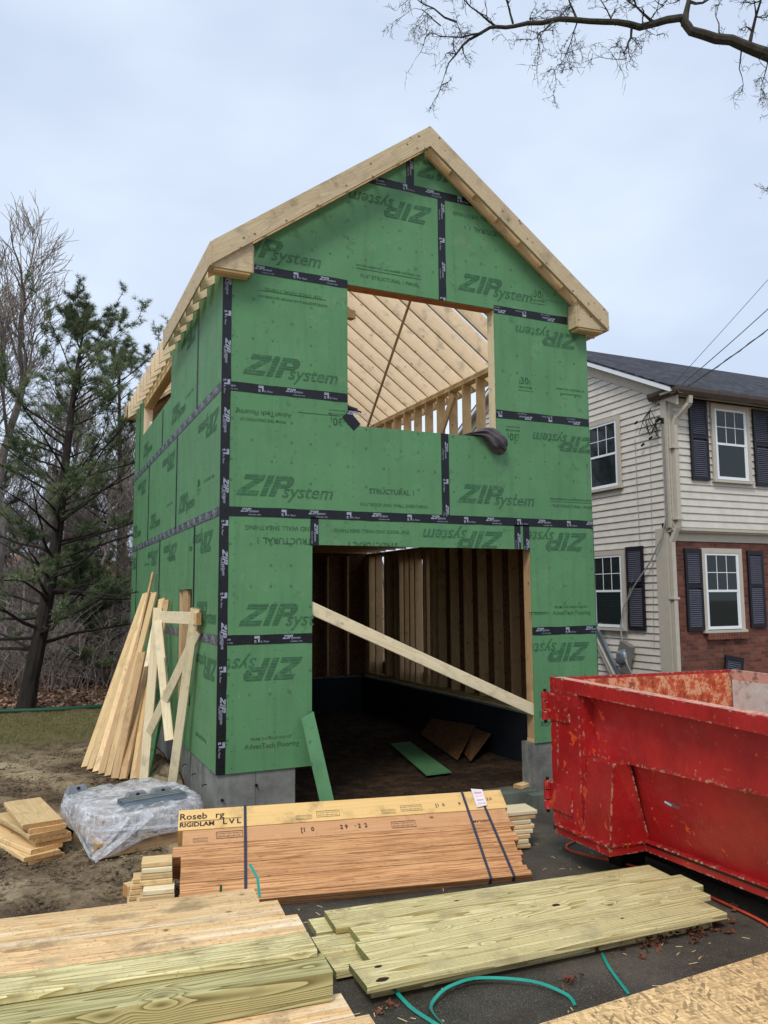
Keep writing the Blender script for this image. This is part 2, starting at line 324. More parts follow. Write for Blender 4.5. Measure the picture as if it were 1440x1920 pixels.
M['navystrap'] = plain('navy_strapping', (44, 46, 66), .3, .6)
M['cord'] = plain('orange_cord', (226, 88, 56), .5)
M['hose'] = plain('green_hose', (24, 74, 48), .5)
M['jacket'] = plain('charcoal_cloth', (92, 86, 90), .95, .1)
M['tool'] = plain('black_tool_plastic', (18, 20, 22), .4)
M['yellow'] = plain('yellow_paint', (220, 180, 40), .4)
M['leafbrown'] = plain('dead_leaf', (112, 68, 48), .7, var=.4)
M['pink'] = plain('pink_paint', (190, 70, 120), .7)
def barkm(name, c):
    t = NT(name); v = t.coord(scale=(9, 9, 2)); n = t.noise(v, 1.6, 6, .7); c = lin(c)
    col = t.ramp(n, [(.3, tuple(x*.5 for x in c)), (.7, tuple(x*1.4 for x in c))]); t.bump(n, .6, .03); return t.fin(col, .9, .15)
M['bark'] = barkm('dark_bark', (52, 46, 42)); M['barkgrey'] = barkm('grey_bark', (138, 128, 120)); M['barkbranch'] = barkm('lichen_bark', (70, 66, 58))
M['brush'] = barkm('brush_bark', (150, 140, 132))
def needle():
    t = NT('pine_needles'); oi = t.n('ShaderNodeObjectInfo'); v = t.coord('Object', rnd=False); n = t.noise(v, .9, 3, .6)
    col = t.ramp(n, [(.35, lin((72, 84, 58))), (.5, lin((98, 112, 78))), (.65, lin((134, 146, 106)))]); return t.fin(col, .6, .25)
M['needle'] = needle()
def shingle():
    t = NT('charcoal_shingles'); v = t.coord(rnd=False)
    b = t.n('ShaderNodeTexBrick'); t.l(v, b.inputs[0]); b.inputs['Scale'].default_value = 1; b.inputs['Brick Width'].default_value = .30; b.inputs['Row Height'].default_value = .14; b.inputs['Mortar Size'].default_value = .006
    b.inputs['Color1'].default_value = (*lin((52, 54, 60)), 1); b.inputs['Color2'].default_value = (*lin((86, 88, 96)), 1); b.inputs['Mortar'].default_value = (*lin((24, 24, 28)), 1)
    col = t.mix(t.sstep(t.noise(v, 6, 4, .7), .4, .65), b.outputs[0], lin((44, 46, 52))); t.bump(t.noise(v, 60, 3, .7), .5, .01); return t.fin(col, .9, .2)
M['shingle'] = shingle()
def brick():
    t = NT('red_brick'); v = t.coord(rnd=False); sp = t.n('ShaderNodeSeparateXYZ'); t.l(v, sp.inputs[0]); cb = t.n('ShaderNodeCombineXYZ'); t.l(sp.outputs[0], cb.inputs[0]); t.l(sp.outputs[2], cb.inputs[1])
    b = t.n('ShaderNodeTexBrick'); t.l(cb.outputs[0], b.inputs[0]); b.inputs['Scale'].default_value = 1; b.inputs['Brick Width'].default_value = .20; b.inputs['Row Height'].default_value = .068; b.inputs['Mortar Size'].default_value = .006; b.inputs['Mortar Smooth'].default_value = .3
    b.inputs['Color1'].default_value = (*lin((126, 76, 62)), 1); b.inputs['Color2'].default_value = (*lin((84, 52, 46)), 1); b.inputs['Mortar'].default_value = (*lin((104, 86, 76)), 1)
    col = t.mix(t.math('MULTIPLY', t.sstep(t.noise(v, 5, 5, .7), .5, .7), .5), b.outputs[0], lin((134, 98, 82)))
    t.bump(t.math('SUBTRACT', 1.0, b.outputs[1]), .7, .012); return t.fin(col, .85, .2)
M['brick'] = brick()
def glass(name, tint=(.02, .03, .03)):
    t = NT(name); t.b.inputs['Base Color'].default_value = (*tint, 1); t.b.inputs['Roughness'].default_value = .03; t.b.inputs['Specular IOR Level'].default_value = .6
    tr = t.n('ShaderNodeBsdfTransparent'); tr.inputs[0].default_value = (.75, .8, .78, 1); ms = t.n('ShaderNodeMixShader'); ms.inputs[0].default_value = .6
    t.l(tr.outputs[0], ms.inputs[1]); t.l(t.b.outputs[0], ms.inputs[2]); t.l(ms.outputs[0], t.out.inputs[0]); return t.m
M['glass'] = glass('window_glass')
def wrapm():
    t = NT('clear_stretch_wrap'); v = t.coord(rnd=False); t.b.inputs['Base Color'].default_value = (.95, .97, 1.0, 1); t.b.inputs['Roughness'].default_value = .16; t.b.inputs['Specular IOR Level'].default_value = .8
    tr = t.n('ShaderNodeBsdfTransparent'); ms = t.n('ShaderNodeMixShader')
    n = t.noise(v, 5, 6, .75, 2.0); w = t.n('ShaderNodeVectorMath', operation='MULTIPLY'); t.l(v, w.inputs[0]); w.inputs[1].default_value = (3, 3, 30)
    n2 = t.noise(w.outputs[0], 1.2, 4, .6, 1.5)
    f = t.math('ADD', t.math('MULTIPLY', t.sstep(n, .42, .66), .45), t.math('MULTIPLY', t.sstep(n2, .45, .7), .3)); f = t.math('ADD', f, .24, clamp=True)
    t.l(f, ms.inputs[0]); t.l(tr.outputs[0], ms.inputs[1]); t.l(t.b.outputs[0], ms.inputs[2]); t.l(ms.outputs[0], t.out.inputs[0])
    t.bump(t.noise(v, 9, 5, .7, 2.5), .8, .03); return t.m
M['wrap'] = wrapm()

# ------------------------------------------------------------------ object helpers
WM = {}
def link(o, parent=None, M4=None):
    COL.objects.link(o); M4 = M4 or Matrix.Identity(4)
    WM[o.name] = M4
    if parent is not None:
        o.parent = parent; o.matrix_parent_inverse = WM[parent.name].inverted()
    o.matrix_basis = M4
    return o
def tag(o, label=None, cat=None, group=None, kind=None):
    for k, v in (('label', label), ('category', cat), ('group', group), ('kind', kind)):
        if v: o[k] = v
    return o
def thing(name, loc, label, cat, group=None):
    o = bpy.data.objects.new(name, None); o.empty_display_size = .2
    link(o, None, Matrix.Translation(Vector(loc)*F)); return tag(o, label, cat, group)
class MB:
    """collects geometry (feet, world frame) and builds one mesh object"""
    def __init__(s): s.v = []; s.f = []; s.mi = []; s.cur = 0
    def add(s, vs, fs):
        b = len(s.v); s.v += [tuple(x) for x in vs]; s.f += [tuple(b+i for i in f) for f in fs]; s.mi += [s.cur]*len(fs); return s
    def box(s, x0, x1, y0, y1, z0, z1):
        x0, x1 = sorted((x0, x1)); y0, y1 = sorted((y0, y1)); z0, z1 = sorted((z0, z1))
        return s.add([(x0, y0, z0), (x1, y0, z0), (x1, y1, z0), (x0, y1, z0), (x0, y0, z1), (x1, y0, z1), (x1, y1, z1), (x0, y1, z1)],
                     [(0, 3, 2, 1), (4, 5, 6, 7), (0, 1, 5, 4), (1, 2, 6, 5), (2, 3, 7, 6), (3, 0, 4, 7)])
    def hexa(s, p):  # 8 points bottom ring then top ring
        return s.add(p, [(0, 3, 2, 1), (4, 5, 6, 7), (0, 1, 5, 4), (1, 2, 6, 5), (2, 3, 7, 6), (3, 0, 4, 7)])
    def prism(s, poly, off):  # poly: list of 3-d points, off: extrusion vector
        n = len(poly); a = [Vector(p) for p in poly]; b = [p+Vector(off) for p in a]
        return s.add(a+b, [tuple(range(n))[::-1], tuple(range(n, 2*n))]+[(i, (i+1) % n, n+(i+1) % n, n+i) for i in range(n)])
    def tube(s, pts, rad, n=6, cap=True):
        pts = [Vector(p) for p in pts]
        if not isinstance(rad, (list, tuple)): rad = [rad]*len(pts)
        base = len(s.v); ref = None
        for i, p in enumerate(pts):
            d = (pts[min(i+1, len(pts)-1)]-pts[max(i-1, 0)])
            d = d.normalized() if d.length > 1e-9 else Vector((0, 0, 1))
            if ref is None: ref = d.orthogonal().normalized()
            ref = (ref-d*ref.dot(d)); ref = ref.normalized() if ref.length > 1e-6 else d.orthogonal().normalized()
            b2 = d.cross(ref)
            for k in range(n):
                a = 2*math.pi*k/n; s.v.append(tuple(p+(ref*math.cos(a)+b2*math.sin(a))*rad[i]))
        for i in range(len(pts)-1):
            for k in range(n):
                a = base+i*n+k; b = base+i*n+(k+1) % n; s.f.append((a, b, b+n, a+n)); s.mi.append(s.cur)
        if cap:
            s.f.append(tuple(base+k for k in range(n))[::-1]); s.f.append(tuple(base+(len(pts)-1)*n+k for k in range(n))); s.mi += [s.cur, s.cur]
        return s
    def ribbon(s, pts, w, side, t=.006):
        pts = [Vector(p) for p in pts]; side = Vector(side)
        for a, b in zip(pts, pts[1:]):
            d = (b-a).normalized(); n = d.cross(side).normalized(); sd = n.cross(d).normalized()*w/2; n = n*t
            s.hexa([a-sd, a+sd, b+sd, b-sd, a-sd+n, a+sd+n, b+sd+n, b-sd+n])
        return s
    def build(s, name, mats, parent=None, origin=None, M4=None, smooth=False):
        """origin: object origin (feet); M4: full frame (rotation+translation in feet) the vertices are re-expressed in"""
        if M4 is None: M4 = Matrix.Translation(Vector(origin if origin is not None else (0, 0, 0)))
        inv = M4.inverted()
        me = bpy.data.meshes.new(name); me.from_pydata([inv @ Vector(v)*F for v in s.v], [], s.f)
        for m in (mats if isinstance(mats, (list, tuple)) else [mats]): me.materials.append(m)
        for p, i in zip(me.polygons, s.mi): p.material_index = i; p.use_smooth = smooth
        me.update()
        o = bpy.data.objects.new(name, me); Mw = M4.copy(); Mw.translation = Mw.translation*F
        return link(o, parent, Mw)
def frame(X, Y, Z, o):
    X, Y, Z, o = map(Vector, (X, Y, Z, o)); return Matrix(((X.x, Y.x, Z.x, o.x), (X.y, Y.y, Z.y, o.y), (X.z, Y.z, Z.z, o.z), (0, 0, 0, 1)))
def board(name, a, b, w, t, up=(0, 0, 1), mat=None, parent=None, ska=0, skb=0, skya=0, skyb=0, ch=.012):
    """a sawn board with eased edges between end centres a and b; w across, t along up"""
    a, b = Vector(a), Vector(b); X = (b-a).normalized(); Z = Vector(up); Z = (Z-X*Z.dot(X)).normalized(); Y = Z.cross(X)
    L = (b-a).length; hw, ht = w/2, t/2; c = min(ch, ht*.4)
    prof = [(-hw+c, -ht), (hw-c, -ht), (hw, -ht+c), (hw, ht-c), (hw-c, ht), (-hw+c, ht), (-hw, ht-c), (-hw, -ht+c)]
    M4 = frame(X, Y, Z, (a+b)/2)
    vs = [M4 @ Vector((-L/2+ska*z+skya*y, y, z)) for y, z in prof]+[M4 @ Vector((L/2+skb*z+skyb*y, y, z)) for y, z in prof]
    m = MB(); m.add(vs, [tuple(range(8))[::-1], tuple(range(8, 16))]+[(i, (i+1) % 8, 8+(i+1) % 8, 8+i) for i in range(8)])
    m.mi[0] = m.mi[1] = 1; em = M['end_green'] if mat in (M['treated'], M['treated_face']) else M['end_grain']
    return m.build(name, [mat or M['spf'], em], parent, M4=M4)
# ---- lettering -------------------------------------------------------------
_tc = {}
def text_geo(txt, shear=0.0, offset=0.0):
    k = (txt, shear, offset)
    if k not in _tc:
        c = bpy.data.curves.new('t', 'FONT'); c.body = txt; c.size = 1; c.shear = shear; c.offset = offset; c.resolution_u = 2; c.fill_mode = 'BOTH'
        o = bpy.data.objects.new('t', c); COL.objects.link(o); dg = bpy.context.evaluated_depsgraph_get()
        me = bpy.data.meshes.new_from_object(o.evaluated_get(dg)); vs = [(v.co.x, v.co.y) for v in me.vertices]; fs = [tuple(p.vertices) for p in me.polygons]
        bpy.data.objects.remove(o); bpy.data.meshes.remove(me)
        x0 = min(v[0] for v in vs); x1 = max(v[0] for v in vs)
        _tc[k] = ([((x-x0)/(x1-x0), y/(x1-x0)) for x, y in vs], fs)   # unit width
    return _tc[k]
def zip_geo():
    if 'zip' in _tc: return _tc['zip']
    P = [[(0, 0), (1, 0), (1, .24), (0, .24)], [(0, .24), (.42, .24), (1, .76), (.58, .76)], [(.05, .76), (1, .76), (1, 1), (.05, 1)],
         [(1.12, 0), (1.42, 0), (1.42, 1), (1.12, 1)], [(1.54, 0), (1.84, 0), (1.84, 1), (1.54, 1)],
         [(1.84, 1), (2.25, 1), (2.42, .9), (2.15, .78), (1.84, .78)], [(2.42, .9), (2.5, .7), (2.42, .5), (2.2, .6), (2.2, .7), (2.15, .78)], [(2.42, .5), (2.25, .4), (1.84, .4), (1.84, .6), (2.2, .6)]]
    vs = []; fs = []
    for p in P: fs.append(tuple(range(len(vs), len(vs)+len(p)))); vs += [(x+.42*y, y) for x, y in p]
    tv, tf = text_geo('system', .3, .012); b = len(vs); vs += [(2.2+x*2.55, -.02+y*2.55) for x, y in tv]; fs += [tuple(b+i for i in f) for f in tf]
    _tc['zip'] = ([(x/4.8, y/4.8) for x, y in vs], fs); return _tc['zip']
def letter(items, M4, clip, name, mat, parent, lift=.008):
    """items: (geo, u, v, width, rot180, vscale) on the plane of frame M4 (X right, Z up, -Y outwards); clip: (u0,u1,v0,v1)"""
    bm = bmesh.new()
    for geo, u, v, w, rot, vs_ in items:
        vs, fs = geo; c = []
        for x, y in vs:
            X, Y = x*w, y*w*vs_
            if rot == 180: X, Y = -X, -Y
            elif rot == 90: X, Y = -Y, X
            elif rot == -90: X, Y = Y, -X
            c.append(bm.verts.new((u+X, -lift, v+Y)))
        for f in fs:
            try: bm.faces.new([c[i] for i in f])
            except ValueError: pass
    bmesh.ops.triangulate(bm, faces=bm.faces[:])
    if clip:
        u0, u1, v0, v1 = clip
        for co, no in (((u0, 0, 0), (-1, 0, 0)), ((u1, 0, 0), (1, 0, 0)), ((0, 0, v0), (0, 0, -1)), ((0, 0, v1), (0, 0, 1))):
            bmesh.ops.bisect_plane(bm, geom=bm.verts[:]+bm.edges[:]+bm.faces[:], plane_co=co, plane_no=no, clear_outer=True)
    if not bm.faces: bm.free(); return None
    bm.normal_update()
    for f in bm.faces:
        if f.normal.y > 0: f.normal_flip()
    for v in bm.verts: v.co = v.co*F
    me = bpy.data.meshes.new(name); bm.to_mesh(me); bm.free(); me.materials.append(mat)
    o = bpy.data.objects.new(name, me); Mw = M4.copy(); Mw.translation = Mw.translation*F
    return link(o, parent, Mw)

# ================================================================== THE SETTING
def smooth(x, a, b): x = max(0, min(1, (x-a)/(b-a))); return x*x*(3-2*x)
def interp(x, pts):
    if x <= pts[0][0]: return pts[0][1]
    for (a, b), (c, d) in zip(pts, pts[1:]):
        if x <= c: return b+(d-b)*(x-a)/(c-a)
    return pts[-1][1]
def gdrive(x, y): return interp(y, [(-40, -.2), (-20, -1.1), (-12, -1.55), (-6, -1.95), (-2, -2.15), (40, -2.15)])
def gleft(x, y): return interp(y, [(-20, -1.1), (-12, -1.6), (-6, -1.98), (-1, -1.88), (3.6, -1.74), (5.6, -1.25), (10, -1.12), (26, -1.1), (60, 0.4), (110, 9), (300, 22)])
def ground_z(x, y):
    if 0.3 < x < 14.2 and 0.3 < y < 21.8: return -1.62
    if y < -.2: k = smooth(x, -2.2, -1.2)
    else: k = smooth(x, 12, 16)
    z = gleft(x, y)*(1-k)+gdrive(x, y)*k
    if k > 0: z = min(z, gdrive(x, y)) if k == 1 else z
    if y > 40: z += (gleft(x, y)-gleft(x, 40))*k
    return z
def axis(parts):
    out = []
    for a, b, st in parts:
        n = max(1, int(round((b-a)/st))); out += [a+(b-a)*i/n for i in range(n)]
    return out+[parts[-1][1]]
xs = axis([(-3000, -300, 300), (-300, -60, 20), (-60, -9, 3), (-9, -.05, .22), (-.05, .3, .35), (.3, 14.2, .5), (14.2, 60, 3), (60, 300, 30), (300, 3000, 300)])
ys = axis([(-400, -40, 40), (-40, -13, 3), (-13, 0.0, .3), (0.0, .3, .3), (.3, 14, .35), (14, 30, .8), (30, 120, 5), (120, 400, 40), (400, 4000, 400)])
gv = []; gf = []
for y in ys:
    for x in xs:
        z = ground_z(x, y)
        if -9 <= x <= 14.2 and -13 < y < 30:
            asp = (x > -1.5 and y < -.1) or x > 14
            amp = .03 if asp else .16
            if 0.3 < x < 14.2: amp = .07
            z += amp*(mnoise.fractal(Vector((x*.9, y*.9, 0)), 1.0, 2.0, 4))
            if asp: z -= .10
            if x < -.1 and 2.5 < y < 12: z += .38*math.exp(-((x+.5)/.9)**2-((y-6.5)/2.6)**2)*(1+.6*mnoise.noise(Vector((x*3, y*3, 1))))
        elif x > 14.2 or (x > -1.2 and y < 0): z -= .12
        gv.append((x, y, z))
nx = len(xs)
for j in range(len(ys)-1):
    for i in range(nx-1): gf.append((j*nx+i, j*nx+i+1, (j+1)*nx+i+1, (j+1)*nx+i))
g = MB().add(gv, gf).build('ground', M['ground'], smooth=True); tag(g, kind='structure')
# asphalt drive in front of the garage and between the two houses
dv = []; dx = axis([(0, 16, .5), (16, 29, 1)]); dy = axis([(-60, -20, 4), (-20, -.15, .4)]); a = MB()
for y in dy:
    for i, x in enumerate(dx):
        if i == 0: x = -1.5+.45*mnoise.noise(Vector((y*.6, 3, 0)))+.15*mnoise.noise(Vector((y*2.3, 7, 0)))
        elif x < .4: x = max(x-1.0, -1.0)
        dv.append((x, y, gdrive(x, y)))
n = len(dx); a.add(dv, [(j*n+i, j*n+i+1, (j+1)*n+i+1, (j+1)*n+i) for j in range(len(dy)-1) for i in range(n-1)])
dv = [(x, y, gdrive(x, y)) for y in axis([(-.15, 60, 3)]) for x in axis([(14.75, 29.2, 2)])]; n = len(axis([(14.75, 29.2, 2)]))
a.add(dv, [(j*n+i, j*n+i+1, (j+1)*n+i+1, (j+1)*n+i) for j in range(len(dv)//n-1) for i in range(n-1)])
tag(a.build('driveway', M['asphalt'], smooth=True), kind='structure')

# ================================================================== THE UNFINISHED GARAGE
WD, DP = 14.46, 22.1
G = thing('unfinished_garage', (WD/2, DP/2, -2), 'two-storey garage under construction, sheathed in green panels with black taped seams and bare rafters', 'building')
FR = frame((1, 0, 0), (0, 1, 0), (0, 0, 1), (0, 0, 0))
T7 = .036
def roofz(x, off=0): return 16.785-off+.74*min(x, WD-x)   # top of rafters
def panel(poly, side='front', lettering=(), label=None):
    """poly in (u,v) wall coordinates"""
    u0 = min(p[0] for p in poly); v0 = min(p[1] for p in poly); u1 = max(p[0] for p in poly); v1 = max(p[1] for p in poly)
    if side == 'front': M4 = frame((1, 0, 0), (0, 1, 0), (0, 0, 1), (u0, 0, v0)); P = [(u, 0, v) for u, v in poly]; off = (0, T7, 0)
    else: M4 = frame((0, -1, 0), (1, 0, 0), (0, 0, 1), (0, DP-u0, v0)); P = [(0, DP-u, v) for u, v in poly]; off = (T7, 0, 0)
    o = MB().prism(P, off).build('sheathing_panel', M['zip'], G, M4=M4)
    it = [(g_, u-u0, v-v0, w, r, s) for (g_, u, v, w, r, s, k) in lettering if k == 0]
    it2 = [(g_, u-u0, v-v0, w, r, s) for (g_, u, v, w, r, s, k) in lettering if k == 1]
    cl = (.01, u1-u0-.01, .01, v1-v0-.01)
    for q in it: letter([q], M4, cl, 'printed_logo', M['ink'], o)
    for q in it2: letter([q], M4, cl, 'printed_lettering', M['ink2'], o)
    return o
def Z(u, v, rot=0, w=3.3): return (zip_geo(), u, v, w, rot, 1, 0)
def T(txt, u, v, w, rot=0, bold=.01, vs=1.0): return (text_geo(txt, 0, bold), u, v, w, rot, vs, 1)
def badge(u, v, r=0):
    sg = -1 if r == 180 else 1
    return [T('30', u, v, .36*1, r, .02), T('YEAR SYSTEM', u-.12*sg, v-.16*sg, .62, r), T('LIMITED WARRANTY', u-.12*sg, v-.28*sg, .62, r), T('I', u-.06*sg, v-.02*sg, .03, r), T('I', u+.40*sg, v-.02*sg, .03, r)]
SHE = '7/16" ROOF AND WALL SHEATHING'; STR = 'STRUCTURAL 1'; PAN = '7/16" STRUCTURAL 1 PANEL'; WAT = 'WATER RESISTIVE & AIR BARRIER FASTENER ON'
DL, DR, DT = 3.03, 11.53, 7.02
WL, WR, WB, WT = 4.28, 10.18, 11.07, 16.0
gap = .012
panel([(0, 0), (DL, 0), (DL, 4-gap), (0, 4-gap)], lettering=[Z(2.72, 3.42, 180), T('FROM THE CREATORS OF', 1.05, .93, 1.3), T('AdvanTech Flooring', .85, .68, 1.75), T('LIMITED WARRANTY', -.9, .72, 1.2), T('_________', -.75, .9, 1.1)])
panel([(DR, 0), (WD, 0), (WD, 4-gap), (DR, 4-gap)], lettering=[Z(14.1, 3.55, 180), T(STR, 11.72, .92, 1.9), T('ROOF AND WALL SHEATHING', 11.8, .58, 3.6)])
panel([(0, 4), (DL, 4), (DL, 7.0), (3.09, 7.0), (3.09, 8-gap), (0, 8-gap)], lettering=[Z(.62, 4.42), T(SHE, 4.2, 7.58, 3.4, 180), T(STR, 3.15, 7.2, 1.95, 180, .02)])
panel([(3.10, 7.0), (10.98, 7.0), (10.98, 8-gap), (3.10, 8-gap)], lettering=[Z(10.35, 7.62, 180), T(SHE, 6.55, 7.55, 2.75, 180), T(STR, 6.1, 7.12, 1.8, 180, .02)])
panel([(11.0, 7.0), (11.36, 7.0), (11.36, 8-gap), (11.0, 8-gap)])
panel([(11.38, 7.02), (DR, 7.02), (DR, 4), (WD, 4), (WD, 8-gap), (11.38, 8-gap)], lettering=[Z(14.15, 7.66, 180), T('FROM THE CREATORS OF', 12.55, 4.82, 1.5), T('AdvanTech Flooring', 12.45, 4.58, 1.75), T('LIMITED WARRANTY', 11.1, 4.6, 1.2), T('________', 11.0, 4.72, 1.2)])
panel([(0, 8), (7.99, 8), (7.99, WB), (WL, WB), (WL, 12-gap), (0, 12-gap)], lettering=[Z(.48, 8.52), T(STR, 5.05, 8.78, 1.7, 0, .02), T(SHE, 4.72, 8.35, 2.55), T('AdvanTech Flooring', 2.3, 11.28, 1.85, 180), T('FROM THE CREATORS OF', 2.1, 11.02, 1.5, 180), *badge(4.1, 11.28, 180), T('_________', 4.0, 11.32, 1.5, 180)])
panel([(8.01, 8), (WD, 8), (WD, 12-gap), (WR, 12-gap), (WR, WB), (8.01, WB)], lettering=[Z(8.5, 8.62), T(PAN, 12.6, 8.62, 1.9), T(WAT, 12.5, 8.9, 2.1), T('________________', 12.5, 8.86, 2.0), Z(14.75, 11.42, 180, 3.0), *badge(11.1, 11.3, 180)])
panel([(0, 12), (WL, 12), (WL, 16-gap), (0, 16-gap)], lettering=[Z(.66, 12.45), T(PAN, 3.35, 15.42, 2.0, 180), T(WAT, 3.55, 15.15, 2.4, 180), T('________________', 3.5, 15.28, 2.3, 180)])
panel([(WR, 12), (WD, 12), (WD, 16-gap), (WR, 16-gap)], lettering=[Z(14.1, 15.5, 180, 3.0), *badge(11.3, 13.25), T('FROM THE CREATORS OF', 12.95, 13.2, 1.3), T('AdvanTech Flooring', 13.1, 13.02, 1.0)])
zr = lambda x: roofz(x, .12)
panel([(.02, 16), (7.99, 16), (7.99, 20-gap), ((20-gap-16.665)/.74, 20-gap), (.02, zr(.02))], lettering=[Z(.05, 16.42), T(PAN, 4.75, 16.34, 2.3), T(WAT, 4.6, 16.72, 2.5), T('______________', 4.6, 16.68, 2.5), Z(7.6, 19.42, 180)])
panel([(8.01, 16), (WD-.02, 16), (WD-.02, zr(.02)), (WD-(20-gap-16.665)/.74, 20-gap), (8.01, 20-gap)], lettering=[Z(8.65, 16.5), *badge(12.0, 16.75), T('________________', 12.3, 16.72, 1.2), T('ROOF AND WALL SHEATHING', 11.3, 19.5, 2.8, 180), T(STR, 11.0, 19.05, 1.8, 180, .02)])
panel([(WD-(9.4), 20), (6.72, 20), (6.72, zr(6.72)), ((20-16.665)/.74, 20)][1:] + [((20-16.665)/.74+.001, 20.001)])
panel([(6.74, 20), (WD-(20-16.665)/.74, 20), (WD/2, zr(WD/2)), (6.74, zr(6.74))], lettering=[Z(7.0, 20.55, 0, 3.3)])
# ---- left side wall, seams read from the photograph (u runs from the back corner to the front corner)
def side(y0, y1, z0, z1, holes=(), **k):  # y1 > y0 ; rectangle, optional notch
    return panel([(DP-y1+gap, z0), (DP-y0, z0), (DP-y0, z1-gap), (DP-y1+gap, z1-gap)], 'side', **k)
def SL(u, v, w=3.3, rot=0): return [(zip_geo(), u, v, w, rot, 1, 0)]
def u_(y): return DP-y
OY0, OY1, OZ0, OZ1 = 4.35, 7.0, 1.5, 5.62      # small lower opening
side(0, OY0, 0, 4, lettering=[Z(u_(.15), 3.4, 180), T('AdvanTech Flooring', u_(3.2), .7, 1.7)]); side(OY1, 14, 0, 4, lettering=[Z(u_(13), .7)]); side(14, DP, 0, 4)
side(OY0, OY1, 0, OZ0)
side(OY0, OY1, OZ1, 8, lettering=[T(STR, u_(5), 7.0, 1.7)]); side(0, OY0, 4, 8, lettering=[Z(u_(3.6), 4.5), Z(u_(1.0), 7.5, 180)])
side(OY1, 12, 4, 8, lettering=[Z(u_(7.6), 7.5, 180), T(PAN, u_(10), 6.9, 1.9)]); side(12, 20, 4, 8, lettering=[Z(u_(12.6), 7.5, 180), T(PAN, u_(17), 6.9, 1.9)]); side(20, DP, 4, 8, lettering=[Z(u_(19.9), 7.5, 180, 3.0)])
side(0, 8, 8, 12, lettering=[Z(u_(7.4), 8.6), Z(u_(.4), 11.4, 180), T(PAN, u_(2.6), 9.2, 1.7), *badge(u_(3.6), 9.2)]); side(8, 16, 8, 12, lettering=[Z(u_(15.4), 8.6), Z(u_(8.5), 11.4, 180), T(PAN, u_(10.5), 9.2, 1.7)]); side(16, DP, 8, 12, lettering=[Z(u_(22.0), 8.6), Z(u_(17), 11.4, 180)])
VY0, VY1, VZ0 = 9.9, 19.0, 13.95               # opening under the eave
panel([(u_(4), 12), (DP, 12), (DP, 16.3), (u_(4), 16.3)], 'side'); panel([(u_(VY0), 12), (u_(4.01), 12), (u_(4.01), 16.3), (u_(VY0), 16.3)], 'side', lettering=[Z(u_(4.3), 15.6, 180), *[Z(u_(9.6), 12.6)], T(PAN, u_(6.4), 13.0, 1.7)])
panel([(u_(12), 12), (u_(VY0+.01), 12), (u_(VY0+.01), VZ0), (u_(12), VZ0)], 'side'); panel([(u_(VY1), 12), (u_(12.01), 12), (u_(12.01), VZ0), (u_(VY1), VZ0)], 'side', lettering=[Z(u_(18.5), 12.6)])
panel([(u_(DP), 12), (u_(VY1+.01), 12), (u_(VY1+.01), 16.3), (u_(DP), 16.3)], 'side'); panel([(u_(VY1), 15.95), (u_(VY0+.01), 15.95), (u_(VY0+.01), 16.3), (u_(VY1), 16.3)], 'side')
# ---- flashing tape with its white printing
def tape(a, b, wid, side='front', vert=False, crink=False, over=0, phase=0, rot=None, clipx=None):
    """a,b wall coordinates of the centre line"""
    (u0, v0), (u1, v1) = a, b
    L = math.hypot(u1-u0, v1-v0); du, dv = (u1-u0)/L, (v1-v0)/L; nu, nv = -dv, du
    nseg = max(2, int(L/.35)); m = MB(); lo = []; hi = []
    y = -.010-.004*over
    if side == 'front': M4 = frame((1, 0, 0), (0, 1, 0), (0, 0, 1), (u0, 0, v0)); P = lambda u, v, d: (u, d, v)
    else: M4 = frame((0, -1, 0), (1, 0, 0), (0, 0, 1), (0, DP-u0, v0)); P = lambda u, v, d: (d, DP-u, v)
    ph = random.random()*9
    for i in range(nseg+1):
        s = L*i/nseg; j1 = 0.02*mnoise.noise(Vector((s*1.9, ph, 0))); j2 = .02*mnoise.noise(Vector((s*1.3, ph, 5)))
        lo.append((u0+du*s-nu*(wid/2+j1), v0+dv*s-nv*(wid/2+j1))); hi.append((u0+du*s+nu*(wid/2+j2), v0+dv*s+nv*(wid/2+j2)))
    for i in range(nseg):
        q = [lo[i], lo[i+1], hi[i+1], hi[i]]; m.hexa([P(*k, -.001) for k in q]+[P(*k, y) for k in q])
    o = m.build('flashing_tape', M['tape2'] if crink else M['tape'], G, M4=M4)
    it = []; s = phase; k = 0
    r = rot if rot is not None else (-90 if vert else 0)
    while s < L-.1:
        # along the tape: logo, small word below, icon
        def put(geo, ds, dn, w, vs=1):
            if r == 0: it.append((geo, ds, dn, w, 0, vs))
            elif r == 180: it.append((geo, L-ds, -dn, w, 180, vs))
            elif r == -90: it.append((geo, dn, L-ds, w, -90, vs))   # reads downwards
        if r == -90: base = lambda x: x
        W_ = .82 if (vert and L > 6) else .60; put(zip_geo(), s, -.005 if W_ < .8 else -.06, W_); put(text_geo('FLASHING TAPE', 0, .01), s+.26, -.105, .40)
        put(_tc['icon'], s+1.34, -.10, .17); put(text_geo('lb. Floor', 0, .01), s+1.54, -.09, .28)
        s += 2.25 if side == 'front' else 1.1; k += 1
    if it:
        if side == 'front' and r == -90: it2 = [(g_, u, v, w, rr, s_) for g_, u, v, w, rr, s_ in it]
        else: it2 = it
        cl = (0, L, -wid/2+.01, wid/2-.01) if not vert else (-wid/2+.01, wid/2-.01, 0, L)
        letter(it2, M4, cl, 'tape_printing', M['white_ink'], o, lift=.016+.004*over)
    return o
_tc['icon'] = ([(0, .75), (1, .75), (1, 1.25), (0, 1.25), (.7, .1), (1, .1), (1, .75), (.7, .75), (0, 0), (.45, 0), (.45, .12), (0, .12), (0, .22), (.35, .22), (.35, .5), (0, .5)], [(0, 1, 2, 3), (4, 5, 6, 7), (8, 9, 10, 11), (12, 13, 14, 15)])
TW = .30
